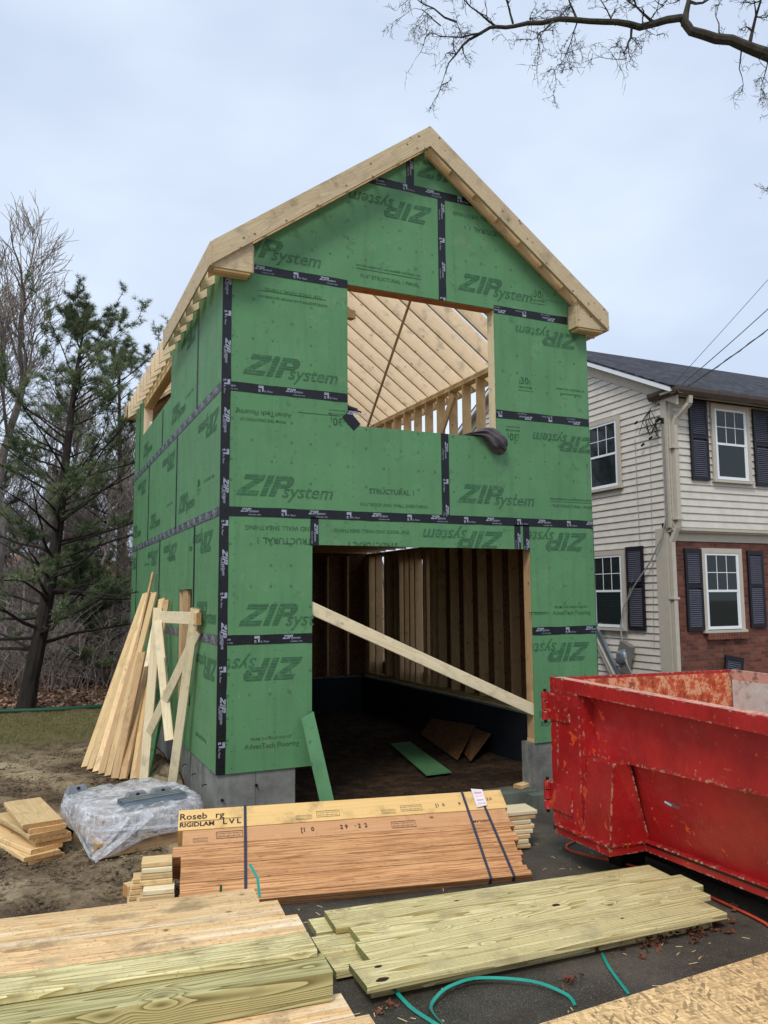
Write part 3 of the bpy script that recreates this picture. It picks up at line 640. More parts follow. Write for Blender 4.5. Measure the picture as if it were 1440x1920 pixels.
tape((.14, 4), (DL, 4), TW, phase=-.35); tape((.14, 8), (WD, 8), TW, phase=.5); tape((.14, 12), (WL, 12), TW, phase=-.3); tape((.9, 16), (WL, 16), TW, phase=.1)
tape((DR, 4), (WD-.03, 4), TW, phase=.15); tape((WR, 12), (WD-.03, 12), TW, rot=180, phase=.4); tape((WR, 16), (WD-.9, 16), TW, rot=180, phase=.6); tape((5.0, 20), (WD-4.6, 20), TW, phase=.1)
tape((3.10, 6.98), (3.10, 7.9), TW-.02, vert=True, phase=.2); tape((8.0, 8.1), (8.0, WB), TW, vert=True, over=1, phase=.3); tape((8.0, WT), (8.0, 19.9), TW, vert=True, over=1, phase=.2)
tape((10.99, 7.0), (10.99, 7.9), .26, vert=True, phase=.3); tape((11.37, 6.98), (11.37, 7.9), .28, vert=True, phase=.5); tape((6.73, 20.1), (6.73, 21.5), TW, vert=True, over=1, phase=.4)
tape((.145, .0), (.145, 16.1), .26, vert=True, over=2, phase=.3)
tape((4.2, 11.45), (4.62, 11.02), .36, over=1, phase=.05)
for z in (4, 8, 12): tape((0.02, z), (DP-.02 if z != 4 else DP-OY1, z), .30, 'side', crink=True, phase=.1)
tape((DP-OY0, 4), (DP-.02, 4), .3, 'side', crink=True, phase=.1)
for y, z0, z1 in ((4.0, 4, 8), (12, 4, 8), (20, 4, 8), (14, 0, 4), (8, 8, 12), (16, 8, 12), (4, 12, 16.2), (12, 12, VZ0), (20, 12, 16.2)):
    tape((DP-y, z0+.1), (DP-y, z1-.1), .24, 'side', vert=True, phase=99)
MB().box(-.012, .05, -.012, -.001, 0, 16.1).box(-.012, -.001, -.001, .05, 0, 16.1).build('flashing_tape', M['tape'], G, origin=(0, 0, 8))
MB().box(WD, WD+.012, -.012, .28, 0, 8.2).build('flashing_tape', M['tape'], G, origin=(WD, 0, 4))
# ---- foundation
fo = MB(); fo.box(.06, 2.5, .06, .75, -2.6, -.02).box(11.45, 14.40, .06, .75, -2.6, -.02).box(.06, .75, .75, DP-.1, -2.6, .42).box(13.75, 14.40, .75, DP-.1, -2.6, .42).box(.75, 13.75, DP-.75, DP-.1, -2.6, .42)
fd = fo.build('foundation', M['concrete'], G, origin=(7, 10, -2))
mm = MB()
for y in (1.6, 3.3, 5.0, 6.7): mm.tube([(.08, y, -.6), (-.06, y+.02, -.61), (-.07, y+.08, -.68)], .018, 5)
for x, z in ((1.25, -.42), (.2, -.75)): mm.tube([(x, .08, z), (x, -.03, z)], .045, 6)
mm.build('form_tie', M['black_steel'], fd, origin=(0, 2, -.6))
seam = MB()
for y in (2.3, 4.3, 6.3): seam.box(.052, .0605, y, y+.02, -2, 0)
seam.box(1.22, 1.24, .052, .0605, -2, -.02).build('form_seam', M['apron'], fd, origin=(0, 2, -1))
MB().box(.76, .77, .76, DP-.76, -2, .40).box(13.73, 13.74, .8, DP-.76, -2, .40).box(.77, 13.73, DP-.775, DP-.762, -2, .40).build('black_coating', M['tar'], fd, origin=(7, 10, -1))  # dark skin added over the inner walls, their shade put into its colour
MB().box(2.5, 11.45, -.15, .8, -2.6, -1.60).box(11.0, 13.1, -.55, -.15, -2.5, -1.66).build('door_sill', M['apron'], G, origin=(7, 0, -1.6))
MB().box(.1, DL, .08, .5, 0, .13).box(DR, 14.3, .08, .5, 0, .13).build('sill_plate', M['spf'], G, origin=(0, 0, 0))
MB().box(2.45, 2.95, .12, .5, -.55, -.3).build('brick', M['brick'], G, origin=(2.5, .3, -.5)) if False else None
pm = MB(); pm.add([(10.9+.28*math.cos(a)*(1+.2*math.sin(3*a)), DP-.76, -.05+.22*math.sin(a)) for a in [i*math.pi/6 for i in range(12)]], [tuple(range(12))]); pm.build('paint_mark', M['pink'], fd, origin=(10.9, DP-.76, 0))  # flat disc standing in for an unidentified small pink object
# ---- first-floor framing
def gb(name, a, b, w, t, up, mat, **k): return board(name, a, b, w, t, up, M[mat], G, **k)
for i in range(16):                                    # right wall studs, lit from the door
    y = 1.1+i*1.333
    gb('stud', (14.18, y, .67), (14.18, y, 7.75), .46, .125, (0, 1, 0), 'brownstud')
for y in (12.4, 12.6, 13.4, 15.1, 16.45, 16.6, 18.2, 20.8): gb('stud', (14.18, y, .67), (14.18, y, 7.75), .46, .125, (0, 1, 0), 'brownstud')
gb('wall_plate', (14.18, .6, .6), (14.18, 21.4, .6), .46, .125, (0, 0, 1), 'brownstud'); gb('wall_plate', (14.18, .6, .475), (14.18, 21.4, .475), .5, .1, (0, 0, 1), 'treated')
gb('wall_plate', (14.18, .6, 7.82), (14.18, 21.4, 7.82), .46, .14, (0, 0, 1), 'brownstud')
sh = MB()
for y0, y1, z0, z1 in ((0.04, 12.5, 0, 8), (12.5, 16.5, 0, 1.2), (12.5, 16.5, 7.3, 8), (16.5, 18.3, 0, 8), (18.3, 20.7, 0, 1.4), (18.3, 20.7, 7.7, 8), (20.7, DP, 0, 8)): sh.box(14.42, WD, y0, y1-.005, z0, z1-.005)
sh.box(14.42, WD, .04, .5, 8, 16)
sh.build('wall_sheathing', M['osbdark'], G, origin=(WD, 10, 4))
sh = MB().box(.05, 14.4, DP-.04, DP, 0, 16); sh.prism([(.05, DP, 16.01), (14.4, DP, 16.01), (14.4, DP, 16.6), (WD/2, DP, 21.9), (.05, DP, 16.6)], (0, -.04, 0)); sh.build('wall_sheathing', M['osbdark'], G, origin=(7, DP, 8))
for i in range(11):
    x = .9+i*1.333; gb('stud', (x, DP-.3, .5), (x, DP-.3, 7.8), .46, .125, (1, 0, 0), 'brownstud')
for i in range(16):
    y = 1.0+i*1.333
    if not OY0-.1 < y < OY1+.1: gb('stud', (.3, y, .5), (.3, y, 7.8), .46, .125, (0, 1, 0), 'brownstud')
gb('stud', (.25, OY1+.07, .1), (.25, OY1+.07, 7.8), .46, .125, (0, 1, 0), 'spf'); gb('stud', (.25, OY0-.07, .1), (.25, OY0-.07, 7.8), .46, .125, (0, 1, 0), 'spf')
gb('window_header', (.25, OY0, OZ1+.1), (.25, OY1, OZ1+.1), .44, .2, (0, 0, 1), 'brownstud')
tag(gb('scrap_board', (.12, 6.2, .8), (.12, 5.95, 5.6), .12, .95, (0, 1, 0), 'brownstud'), 'brown board standing in the small side opening')
for x in (2.96, 2.84, 11.6, 11.72): gb('stud', (x, .28, .13), (x, .28, 7.0), .44, .12, (1, 0, 0), 'brownstud')
gb('door_header', (2.6, .27, 7.5), (12, .27, 7.5), .42, .95, (0, 0, 1), 'header')
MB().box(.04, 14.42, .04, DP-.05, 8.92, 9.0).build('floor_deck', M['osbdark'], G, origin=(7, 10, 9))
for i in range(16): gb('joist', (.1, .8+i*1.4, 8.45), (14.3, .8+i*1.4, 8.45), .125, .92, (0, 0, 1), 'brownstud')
# brace nailed across the door opening
br = gb('brace_board', (2.7, .12, 5.10), (11.95, .12, 1.00), .125, .40, (.4, 0, 1), 'pale'); tag(br, 'long pale board running diagonally across the open garage door')
# ---- second floor: window framing, walls, rafters
gb('window_header', (4.0, .28, 16.08), (10.5, .28, 16.08), .46, .20, (0, 0, 1), 'header')
gb('window_header', (3.6, .28, 16.55), (10.9, .28, 16.55), .40, .7, (0, 0, 1), 'brownstud')
for x in (WL-.065, WR+.065): gb('window_jamb', (x, .27, 9.1), (x, .27, 15.98), .46, .12, (1, 0, 0), 'pale')
gb('window_sill', (WL, .27, WB-.08), (WR, .27, WB-.08), .46, .12, (0, 0, 1), 'spf')
gb('scrap_block', (4.33, 1.0, 15.35), (4.95, 1.1, 15.35), .3, .3, (0, 0, 1), 'golden')
for i in range(16): gb('stud', (14.18, .9+i*1.333, 9.2), (14.18, .9+i*1.333, 15.72), .46, .125, (0, 1, 0), 'spf')
gb('stud', (14.18, 5.7, 9.2), (14.18, 5.7, 15.72), .46, .125, (0, 1, 0), 'golden'); gb('stud', (14.18, 4.45, 9.2), (14.18, 4.45, 15.72), .46, .125, (0, 1, 0), 'golden')
for z in (15.78, 15.91): gb('top_plate', (14.18, .5, z), (14.18, 21.6, z), .46, .125, (0, 0, 1), 'golden'); gb('top_plate', (.28, .5, z), (.28, 21.6, z), .46, .125, (0, 0, 1), 'golden')
gb('wall_brace', (13.8, 3.2, 13.6), (13.8, 8.6, 9.1), .12, .45, (0, 1, 1), 'golden'); gb('wall_brace', (13.8, 9.5, 15.3), (13.8, 14.5, 9.4), .12, .45, (0, 1, 1), 'golden')
for i in range(16):
    y = .9+i*1.333
    if not VY0-.2 < y < VY1+.2: gb('stud', (.28, y, 9.1), (.28, y, 15.7), .46, .125, (0, 1, 0), 'spf')
for k in (0, 1, 2): gb('window_header', (.14+.15*k, VY0-.3, 15.72), (.14+.15*k, VY1+.3, 15.72), .14, .46, (0, 0, 1), 'golden')
for y in (VY0-.07, VY1+.07): gb('window_jamb', (.28, y, 9.1), (.28, y, 15.5), .46, .12, (0, 1, 0), 'rafter')
gb('wall_brace', (.35, 18.8, 14.6), (.9, 16.2, 13.2), .12, .3, (0, 0, 1), 'pale')
# ridge prop
gb('ridge_prop', (7.23, 1.05, 16.28), (7.23, 5.9, 11.6), .09, .08, (1, 0, 0), 'brownstud')
gb('ridge_board', (WD/2, .06, 21.55), (WD/2, DP, 21.55), .125, .85, (0, 0, 1), 'spf')
c_ = 1/math.hypot(1, .74); s_ = .74*c_; tk = s_/c_
OV = .46
nr = 17
for i in range(nr+1):
    y = .1+i*(DP-.2)/nr
    for sd in (0, 1):
        zc = roofz(0, .47)-OV*.74; A = Vector((-OV, y, zc)); B = Vector((WD/2-.07, y, roofz(WD/2, .47)-.06))
        if sd: A.x = WD-A.x; B.x = WD-B.x
        gb('rafter', A, B, .125, .76, (-s_ if not sd else s_, 0, c_), 'rafter', ska=tk, skb=tk)
# overhang at the front gable: ladder blocks, rake boards, eave returns, fascia
OF = .56
def rakepoly(x0, x1, topoff, h):  # plumb-cut board in the gable plane
    f = lambda x: roofz(x, topoff) if 0 <= x <= WD else 16.785-topoff+.74*(x if x < 0 else WD-x)
    return [(x0, f(x0)), (x1, f(x1)), (x1, f(x1)-h), (x0, f(x0)-h)]
def rake(side_, x0, x1, y0, y1, h, name, mat, topoff=0):
    P = rakepoly(x0, x1, topoff, h)
    if side_: P = [(WD-x, z) for x, z in P]
    a = Vector(((P[0][0]+P[3][0])/2, (y0+y1)/2, (P[0][1]+P[3][1])/2)); b = Vector(((P[1][0]+P[2][0])/2, (y0+y1)/2, (P[1][1]+P[2][1])/2))
    X = (b-a).normalized(); Y = Vector((0, 1, 0)); Z_ = X.cross(Y)
    if Z_.z < 0: Y = -Y; Z_ = -Z_
    return MB().prism([(x, y0, z) for x, z in P], (0, y1-y0, 0)).build(name, M[mat], G, M4=frame(X, Y, Z_, (a+b)/2))
rake(0, -.52, WD/2, -OF-.125, -OF, .75, 'rake_board', 'rake'); rake(1, -.52, WD/2-.001, -OF-.125, -OF, .75, 'rake_board', 'rake')
rake(0, .3, WD/2, -.13, -.012, .58, 'rake_ledger', 'spf', .1); rake(1, .3, WD/2-.15, -.13, -.012, .58, 'rake_ledger', 'spf', .1)
for sd in (0, 1):
    for k in range(7):
        x = 1.15+k*.98; z = roofz(x, .3); X = x if not sd else WD-x
        gb('ladder_block', (X, -OF+.002, z), (X, -.135, z), .10, .42, (-s_ if not sd else s_, 0, c_), 'spf')
    xa, xb = (-.42, .80) if not sd else (WD-.80, WD+.42)
    # boxed return: face, soffit and end piece
    P = [(-.52, 15.62), (.80, 15.62), (.80, 16.72), (-.52, 15.72)]
    if sd: P = [(WD-x, z) for x, z in P]
    MB().prism([(x, -OF+.0, z) for x, z in P], (0, .06, 0)).build('eave_return', M['rake'], G, origin=(xa, -OF, 16))
    xe = .80 if not sd else WD-.80
    MB().box(xe-.06, xe+.06, -OF+.062, -.02, 15.64, 16.55).build('eave_return', M['rake'], G, M4=frame((0, 1, 0), (-1, 0, 0), (0, 0, 1), (xe, -.3, 16)))
    for k in range(2): MB().box(xa if not sd else xa+.06, (xb-.06) if not sd else xb, -OF+.065+.26*k, -OF+.065+.26*k+.22, 15.55, 15.63).build('soffit_board', M['spf'], G, origin=(xa, -.4, 15.6))
    if not sd: xf = -.585
    else: xf = WD+.525
    y1 = 8.6 if not sd else DP
    MB().box(xf, xf+.06, -OF-.12, y1, 15.60, 16.36).build('fascia_board', M['rake'], G, M4=frame((0, 1, 0), (-1, 0, 0), (0, 0, 1), (xf, y1/2, 16)))
# back gable overhang seen past the rear corner
for sd in (0,):
    rake(0, -.52, WD/2, DP+.5, DP+.62, .75, 'rake_board', 'rake'); MB().box(-.585, -.525, DP-.2, DP+.62, 15.6, 16.36).box(-.5, .6, DP+.44, DP+.50, 15.6, 16.4).build('eave_return', M['rake'], G, M4=frame((0, 1, 0), (-1, 0, 0), (0, 0, 1), (-.5, DP, 16)))
    for k in range(3): MB().box(-.5, .5, DP+.02+k*.16, DP+.14+k*.16, 15.55, 15.6).build('soffit_board', M['spf'], G, origin=(0, DP, 15.6))

# ================================================================== THE NEIGHBOUR HOUSE
HX, HY, HY2, HR = 29.5, 11.2, 12.0, 62
N = thing('clapboard_house', (HX, HY, -2), 'cream clapboard house with red brick ground floor, black shutters and charcoal roof', 'house')
EX = .44
def clap_y(x0, x1, y, z0, z1, name='clapboard_wall'):
    m = MB(); z = z0
    while z < z1-.01:
        zt = min(z+EX, z1); m.hexa([(x0, y-.085, z), (x1, y-.085, z), (x1, y, z), (x0, y, z), (x0, y-.008, zt), (x1, y-.008, zt), (x1, y, zt), (x0, y, zt)]); z = zt
    return m.build(name, M['siding'], N, origin=((x0+x1)/2, y, z0))
EAVE, RY, RZ = 17.35, 25.0, 24.6
def rz(y): return EAVE+.3+(RZ-EAVE-.3)*((y-10.3)/(RY-10.3) if y < RY else (39.7-y)/(39.7-RY))
m = MB(); z = -1.0
while z < 24.2:
    zt = z+EX; ya, yb = HY, 38.8
    if zt > rz(HY)-.5:
        ya = 10.3+(zt+.55-EAVE-.3)/(RZ-EAVE-.3)*(RY-10.3); yb = 50-ya
        if ya > RY-.5: break
    lo = HY if z > 9.2 else HY2
    ya = max(ya, lo)
    m.hexa([(HX-.085, ya, z), (HX, ya, z), (HX, yb, z), (HX-.085, yb, z), (HX-.008, ya, zt), (HX, ya, zt), (HX, yb, zt), (HX-.008, yb, zt)]); z = zt
m.build('clapboard_wall', M['siding'], N, origin=(HX, 20, 0))
MB().box(HX, HR, HY2+.01, 38.7, -2.3, 17.2).prism([(HX+.01, 10.9, 17.2), (HX+.01, 39, 17.2), (HX+.01, RY, 24.2)], (HR-HX, 0, 0)).box(HX+.01, HR, HY+.01, HY2, 9.25, 17.2).build('house_core', M['dark'], N, origin=(40, 25, 5))
clap_y(HX, HR, HY, 9.3, 17.3)
bw = MB().box(HX+.15, HR, HY2-.35, HY2, -2.3, 8.75).build('brick_wall', M['brick'], N, origin=(HX+.15, HY2, -2.3))
MB().box(HX-.02, HR, HY+.1, HY2, 9.0, 9.25).box(HX+.3, HR, HY2-.42, HY2-.355, 8.5, 9.0).box(HX-.02, HR, HY-.06, HY+.1, 9.1, 9.3).build('frieze_board', M['trim'], N, origin=(40, HY, 9))
MB().box(HX-.11, HX+.0, HY-.04, HY+.42, 9.25, 17.3).box(HX-.0, HX+.4, HY-.11, HY, 9.3, 17.3).box(HX-.11, HX-.002, HY2-.45, HY2+.5, -2.2, 9.25).box(HX-.085, HX+.16, HY2-.46, HY2-.40, -2.2, 9.25).build('corner_board', M['trim'], N, origin=(HX, HY, 5))
MB().box(HX-.5, HR, 10.3, HY, EAVE-.12, EAVE).build('soffit', M['trim'], N, origin=(40, 10.7, EAVE))
MB().box(HX, HR, HY-.09, HY-.0, 16.6, EAVE-.12).build('frieze_board', M['trim'], N, origin=(40, HY, 17))
# roof as two sloping slabs, object frame lying in the slope so the shingle courses run along it
for sg in (0, 1):
    y0 = 10.15 if not sg else 39.85; A = Vector((HX-.75, y0, EAVE+.18)); B = Vector((HX-.75, RY, RZ+.1)); Yv = (B-A).normalized(); Xv = Vector((1, 0, 0)); Nv = Xv.cross(Yv)
    if Nv.z < 0: Nv = -Nv
    C2 = A+Xv*(HR-HX+1); D2 = B+Xv*(HR-HX+1)
    MB().prism([A, C2, D2, B], Nv*.09).build('roof_slope', M['shingle'], N, M4=frame(Xv, Yv, Xv.cross(Yv), A))
for sg in (0, 1):
    f = (lambda y: y) if not sg else (lambda y: 50-y)
    pts = [(10.2, EAVE+.10), (RY, RZ+.02)]
    def rk(x0, x1, dz0, dz1, mat, nm):
        MB().hexa([(x0, f(pts[0][0]), pts[0][1]+dz0), (x1, f(pts[0][0]), pts[0][1]+dz0), (x1, f(RY), pts[1][1]+dz0), (x0, f(RY), pts[1][1]+dz0), (x0, f(pts[0][0]), pts[0][1]+dz1), (x1, f(pts[0][0]), pts[0][1]+dz1), (x1, f(RY), pts[1][1]+dz1), (x0, f(RY), pts[1][1]+dz1)]).build(nm, M[mat], N, origin=(x0, f(15), 20))
    rk(HX-.72, HX-.6, -.22, .07, 'vinyl', 'rake_trim'); rk(HX-.6, HX-.02, -.18, -.06, 'trim', 'rake_soffit'); rk(HX-.14, HX-.02, -.95, -.2, 'trim', 'rake_frieze')
# gutter with its return round the corner, downspout
m = MB()
def gut(p, q, out):
    p, q, out = Vector(p), Vector(q), Vector(out); prof = [(0, 0), (.30, .0), (.46, .22), (.50, .42), (.42, .42), (.40, .26), (.27, .06), (.0, .06)]
    a = [p+out*u+Vector((0, 0, v)) for u, v in prof]; m.prism(a, q-p)
gut((HX-.55, 10.3, EAVE-.25), (HR, 10.3, EAVE-.25), (0, -1, 0)); gut((HX-.02, 12.3, EAVE-.25), (HX-.02, 9.85, EAVE-.25), (-1, 0, 0))
m.build('gutter', M['gutter'], N, origin=(HX, 10, EAVE))
def strip_tube(pts, w, d, name, mat, parent):
    m = MB(); 
    for a, b in zip(pts, pts[1:]):
        a, b = Vector(a), Vector(b); X = Vector((1, 0, 0)); t = (b-a).normalized(); Y = t.cross(X).normalized(); q = [(-w/2, -d/2), (w/2, -d/2), (w/2, d/2), (-w/2, d/2)]
        m.hexa([a+X*u+Y*v for u, v in q]+[b+X*u+Y*v for u, v in q])
    return m.build(name, M[mat], parent, origin=pts[0])
sx = HX+.28
strip_tube([(sx+.5, 10.1, EAVE-.25), (sx+.5, 10.15, EAVE-.7), (sx+.05, 10.8, EAVE-1.5), (sx+.02, HY-.25, EAVE-1.9), (sx, HY-.25, 9.6)], .29, .24, 'downspout', 'trim', N)
strip_tube([(sx, HY-.25, 9.6), (sx-.05, HY-.15, 9.2), (sx-.15, HY2-.62, 8.4), (sx-.15, HY2-.62, -2)], .29, .24, 'downspout', 'trim', N)
for z, y in ((14.0, HY-.42), (9.7, HY-.42)): MB().box(sx-.32, sx+.22, y, y+.34, z, z+.12).build('downspout_strap', M['trim'], N, origin=(sx, y, z))
MB().box(sx-.42, sx+.1, HY2-.8, HY2-.4, 5.0, 5.12).build('downspout_strap', M['trim'], N, origin=(sx, HY2, 5))
MB().tube([(HX-.16, HY+.2, 15.6), (HX-.16, HY+.2, 9.9), (HX-.2, HY+.22, 9.2)], .06, 8).build('conduit', M['pipe'], N, origin=(HX, HY, 15))
MB().tube([(HX-.16, HY+.2, 15.55), (HX-.17, HY+.22, 15.85), (HX-.3, HY+.35, 15.9), (HX-.42, HY+.5, 15.7)], [.07, .12, .13, .09], 8).build('weatherhead', M['cable'], N, origin=(HX, HY, 15.7))
# windows and shutters in wall frames: local X across (right seen from outside), Z up, -Y outwards
def window(M4, w, h, blind=False, parent=N, half_blind=True):
    def loc(m, *a): return m.box(*a)
    def bld(m, nm, mat, par):
        m.v = [tuple(M4 @ Vector(v)) for v in m.v]; return m.build(nm, M[mat], par, M4=M4)
    t = .28
    m = MB(); m.box(-t, 0, -.13, 0, -.05, h+.3).box(w, w+t, -.13, 0, -.05, h+.3).box(-.0, w, -.13, 0, h, h+.3); wn_ = bld(m, 'window', 'trim', parent)
    m = MB(); m.box(-.36, w+.36, -.24, 0, -.2, -.05); bld(m, 'window_sill', 'trim', wn_)
    f = .13; m = MB(); m.box(0, f, -.10, 0, 0, h).box(w-f, w, -.10, 0, 0, h).box(f, w-f, -.10, 0, 0, f+.05).box(f, w-f, -.10, 0, h-f, h); bld(m, 'window_frame', 'vinyl', wn_)
    s = .10; zm = h*.50
    m = MB(); m.box(f, w-f, -.085, 0, zm-.06, zm+.08).box(f, f+s*.6, -.08, 0, zm+.08, h-f).box(w-f-s*.6, w-f, -.08, 0, zm+.08, h-f).box(f, f+s, -.06, 0, f+.05, zm-.06).box(w-f-s, w-f, -.06, 0, f+.05, zm-.06); bld(m, 'window_sash', 'vinyl', wn_)
    gx0, gx1 = f+s*.6, w-f-s*.6; m = MB()
    for k in (1, 2): x = gx0+(gx1-gx0)*k/3; m.box(x-.022, x+.022, -.066, -.05, zm+.08, h-f)
    zz = (zm+.08+h-f)/2; m.box(gx0, gx1, -.069, -.05, zz-.022, zz+.022); bld(m, 'muntin', 'vinyl', wn_)
    m = MB(); m.box(f, w-f, -.006, -.001, f, h-f); bld(m, 'dark_room', 'dark', wn_)  # thin dark panel, its colour stands for the unlit room behind
    if blind:
        m = MB(); z = f+.1
        while z < h-f:
            if z > zm-.1 or blind == 2: m.hexa([(f, -.035, z), (w-f, -.035, z), (w-f, -.012, z+.055), (f, -.012, z+.055), (f, -.033, z+.006), (w-f, -.033, z+.006), (w-f, -.010, z+.061), (f, -.010, z+.061)])
            z += .105
        bld(m, 'window_blind', 'blind', wn_)
    m = MB(); m.box(f, w-f, -.048, -.043, zm, h-f).box(f, w-f, -.041, -.038, f, zm); bld(m, 'window_pane', 'glass', wn_)
def shutter(M4, w, h, parent=N, name='shutter', lab=None):
    m = MB(); fr = .17; m.box(0, fr, -.14, -.01, 0, h).box(w-fr, w, -.14, -.01, 0, h).box(fr, w-fr, -.14, -.01, 0, fr+.04).box(fr, w-fr, -.14, -.01, h-fr-.1, h).box(fr, w-fr, -.14, -.01, h*.52, h*.52+.22).box(fr, w-fr, -.03, -.01, fr, h-fr)
    m.v = [tuple(M4 @ Vector(v)) for v in m.v]; o = m.build(name, M['shutter'], parent, M4=M4)
    m = MB(); z = fr+.07
    while z < h-fr-.16:
        if not (h*.52-.09 < z < h*.52+.22): m.hexa([(fr, -.13, z), (w-fr, -.13, z), (w-fr, -.05, z+.09), (fr, -.05, z+.09), (fr, -.13, z+.022), (w-fr, -.13, z+.022), (w-fr, -.05, z+.112), (fr, -.05, z+.112)])
        z += .125
    m.v = [tuple(M4 @ Vector(v)) for v in m.v]; m.build('shutter_slats', M['slat'], o, M4=M4)
    return o
M['slat'] = plain('worn_shutter_slat', (84, 84, 96), .5)
fx = lambda x, y, z: frame((1, 0, 0), (0, 1, 0), (0, 0, 1), (x, y, z))
gx = lambda y, z: frame((0, -1, 0), (1, 0, 0), (0, 0, 1), (HX-.09, y, z))
window(fx(33.2, HY-.09, 12.35), 2.72, 4.45); shutter(fx(31.15, HY-.08, 12.2), 1.45, 4.95); shutter(fx(36.55, HY-.08, 12.1), 1.45, 4.95)
window(fx(32.35, HY2-.36, 3.15), 2.85, 4.65); shutter(fx(30.75, HY2-.36, 3.1), 1.35, 4.95); shutter(fx(36.0, HY2-.36, 3.2), 1.35, 4.8)
m = MB()
for k in range(14): m.box(32.25+k*.235, 32.25+k*.235+.2, HY2-.62, HY2-.352, 2.55, 2.95)
m.build('brick_sill', M['brick'], N, origin=(32, HY2, 2.5))
window(gx(18.4, 12.35), 2.9, 4.3, blind=1); window(gx(18.35, 3.2), 2.85, 4.65, blind=2); shutter(gx(15.05, 3.1), 1.5, 5.2)
window(fx(41.5, HY-.09, 12.35), 2.72, 4.45); window(fx(41.5, HY2-.36, 3.15), 2.85, 4.65)
# loose parts round the house
LS = frame((1, 0, 0), (0, .97, .24), (0, -.24, .97), (32.4, HY2-.95, -.9))
o = shutter(frame((.985, .0, -.17), (0, 1, 0), (.17, 0, .985), (32.55, HY2-.85, -1.9)), 1.5, 3.6, None, 'loose_shutter'); tag(o, 'short black louvred shutter leaning against the brick wall', 'shutter')
MT = thing('electric_meter', (HX-.6, 14.8, 1.2), 'grey electric meter box hanging tilted by its cable from the clapboard wall', 'meter')
ax = Vector((.0, -.93, -.36)).normalized(); uz = Vector((0, -.36, .93)).normalized(); MM = frame(ax, (1, 0, 0), uz, (HX-.5, 15.05, 1.55))
def mloc(m): m.v = [tuple(MM @ Vector(v)) for v in m.v]; return m
mloc(MB().box(-.5, .5, -.25, .15, -.75, .75)).build('meter_box', M['pipe'], MT, M4=MM)
mm = MB(); mm.tube([(0, -.24, -.12), (0, -.3, -.12), (0, -.44, -.12), (0, -.5, -.12)], [.42, .42, .38, .22], 16); mloc(mm).build('meter_dial', M['galv'], MT, M4=MM, smooth=False)
MB().tube([(HX-.2, HY+.25, 9.8), (HX-.3, HY+.6, 8.6), (HX-.35, 12.8, 7.2), (HX-.4, 14.2, 5.8), (HX-.45, 15.2, 4.4), (HX-.45, 15.5, 3.2), (HX-.45, 15.35, 2.2)], .05, 6).build('cable', M['greycable'], MT, origin=(HX, 13, 6))
MB().tube([(HX-.75, 14.9, 1.9), (HX-.85, 14.7, 1.2), (HX-.75, 14.3, .4), (HX-.6, 14.1, -1.6)], .05, 6).tube([(HX-.75, 14.8, 1.7), (HX-.9, 14.5, 1.0), (HX-.8, 14.1, .3), (HX-.6, 13.9, -1.6)], .04, 6).build('cable', M['greycable'], MT, origin=(HX, 14, 0))
MB().tube([(HX-.1, 13.9, 15.1), (HX-.09, 13.85, 8), (HX-.25, 15.0, 5), (HX-.3, 15.15, 2)], .02, 5).build('cable', M['greycable'], N, origin=(HX, 13.9, 15))
MB().tube([(HX-.1, 12.6, 14.4), (HX-.09, 12.8, 8), (HX-.09, 13.0, 2)], .015, 5).build('cable', M['greycable'], N, origin=(HX, 12.6, 14))
for k, yy in enumerate((0.0, .42)):
    a_, b_ = Vector((28.9, 14.0+yy, -2.1)), Vector((29.28, 18.2+yy*.6, 3.35-.5*k)); o = MB().add([], []); sd_ = Vector((0, .16, -.10)); nx_ = Vector((-.12, 0, 0))
    o.hexa([a_-sd_, a_+sd_, a_+sd_+nx_, a_-sd_+nx_, b_-sd_, b_+sd_, b_+sd_+nx_, b_-sd_+nx_]).hexa([a_-sd_+nx_, a_-sd_*.6+nx_, a_-sd_*.6+nx_*1.8, a_-sd_+nx_*1.8, b_-sd_+nx_, b_-sd_*.6+nx_, b_-sd_*.6+nx_*1.8, b_-sd_+nx_*1.8]); o = o.build('gutter_section', M['trim'] if k else M['galv'], None, origin=tuple(a_))
    tag(o, ['shiny grey metal gutter length leaning on the clapboard wall beside the garage corner', 'cream painted gutter length leaning on the clapboard wall, behind the metal one'][k], 'gutter')
# overhead service wires with the tangle at the house
def sag(a, b, s, n=16):
    a, b = Vector(a), Vector(b); return [a.lerp(b, i/n)-Vector((0, 0, s*4*(i/n)*(1-i/n))) for i in range(n+1)]
hook = Vector((HX-.35, 12.2, 16.6))
for k, (far, r, lb) in enumerate((((44.5, 3.0, 36.4), .018, 'uppermost thin black overhead wire running to the cream house'), ((42.5, 1.8, 31.9), .028, 'middle straight black overhead wire running to the cream house'), ((41.0, 1.2, 28.9), .035, 'lowest and thickest overhead cable, twisted, running to the cream house'))):
    pts = sag(hook+Vector((.1*k, -.25*k, .1*k)), Vector(far)*1.0, .25+.3*k, 60 if k == 2 else 16); m = MB(); m.tube(pts, r, 5)
    if k == 2: m.tube([p+Vector((0, .05*math.cos(i*1.3), .05*math.sin(i*1.3))) for i, p in enumerate(pts)], .022, 4)
    tag(m.build('overhead_wire', M['cable'], None, origin=tuple(hook)), lb, 'wire', 'overhead wires')
WTG = MB()
rr = random.Random(4)
for k in range(7):
    c = hook+Vector((.1, -.2+rr.uniform(-.2, .9), -.2)); e = c+Vector((0, rr.uniform(-.5, .9), rr.uniform(-1.9, -.9))); WTG.tube([hook, c.lerp(e, .3)+Vector((-.15, rr.uniform(-.3, .5), 0)), e, e.lerp(Vector((HX-.42, HY+.5, 15.7)), .5)+Vector((-.1, 0, -.35)), Vector((HX-.42, HY+.5, 15.7))], .022, 5)
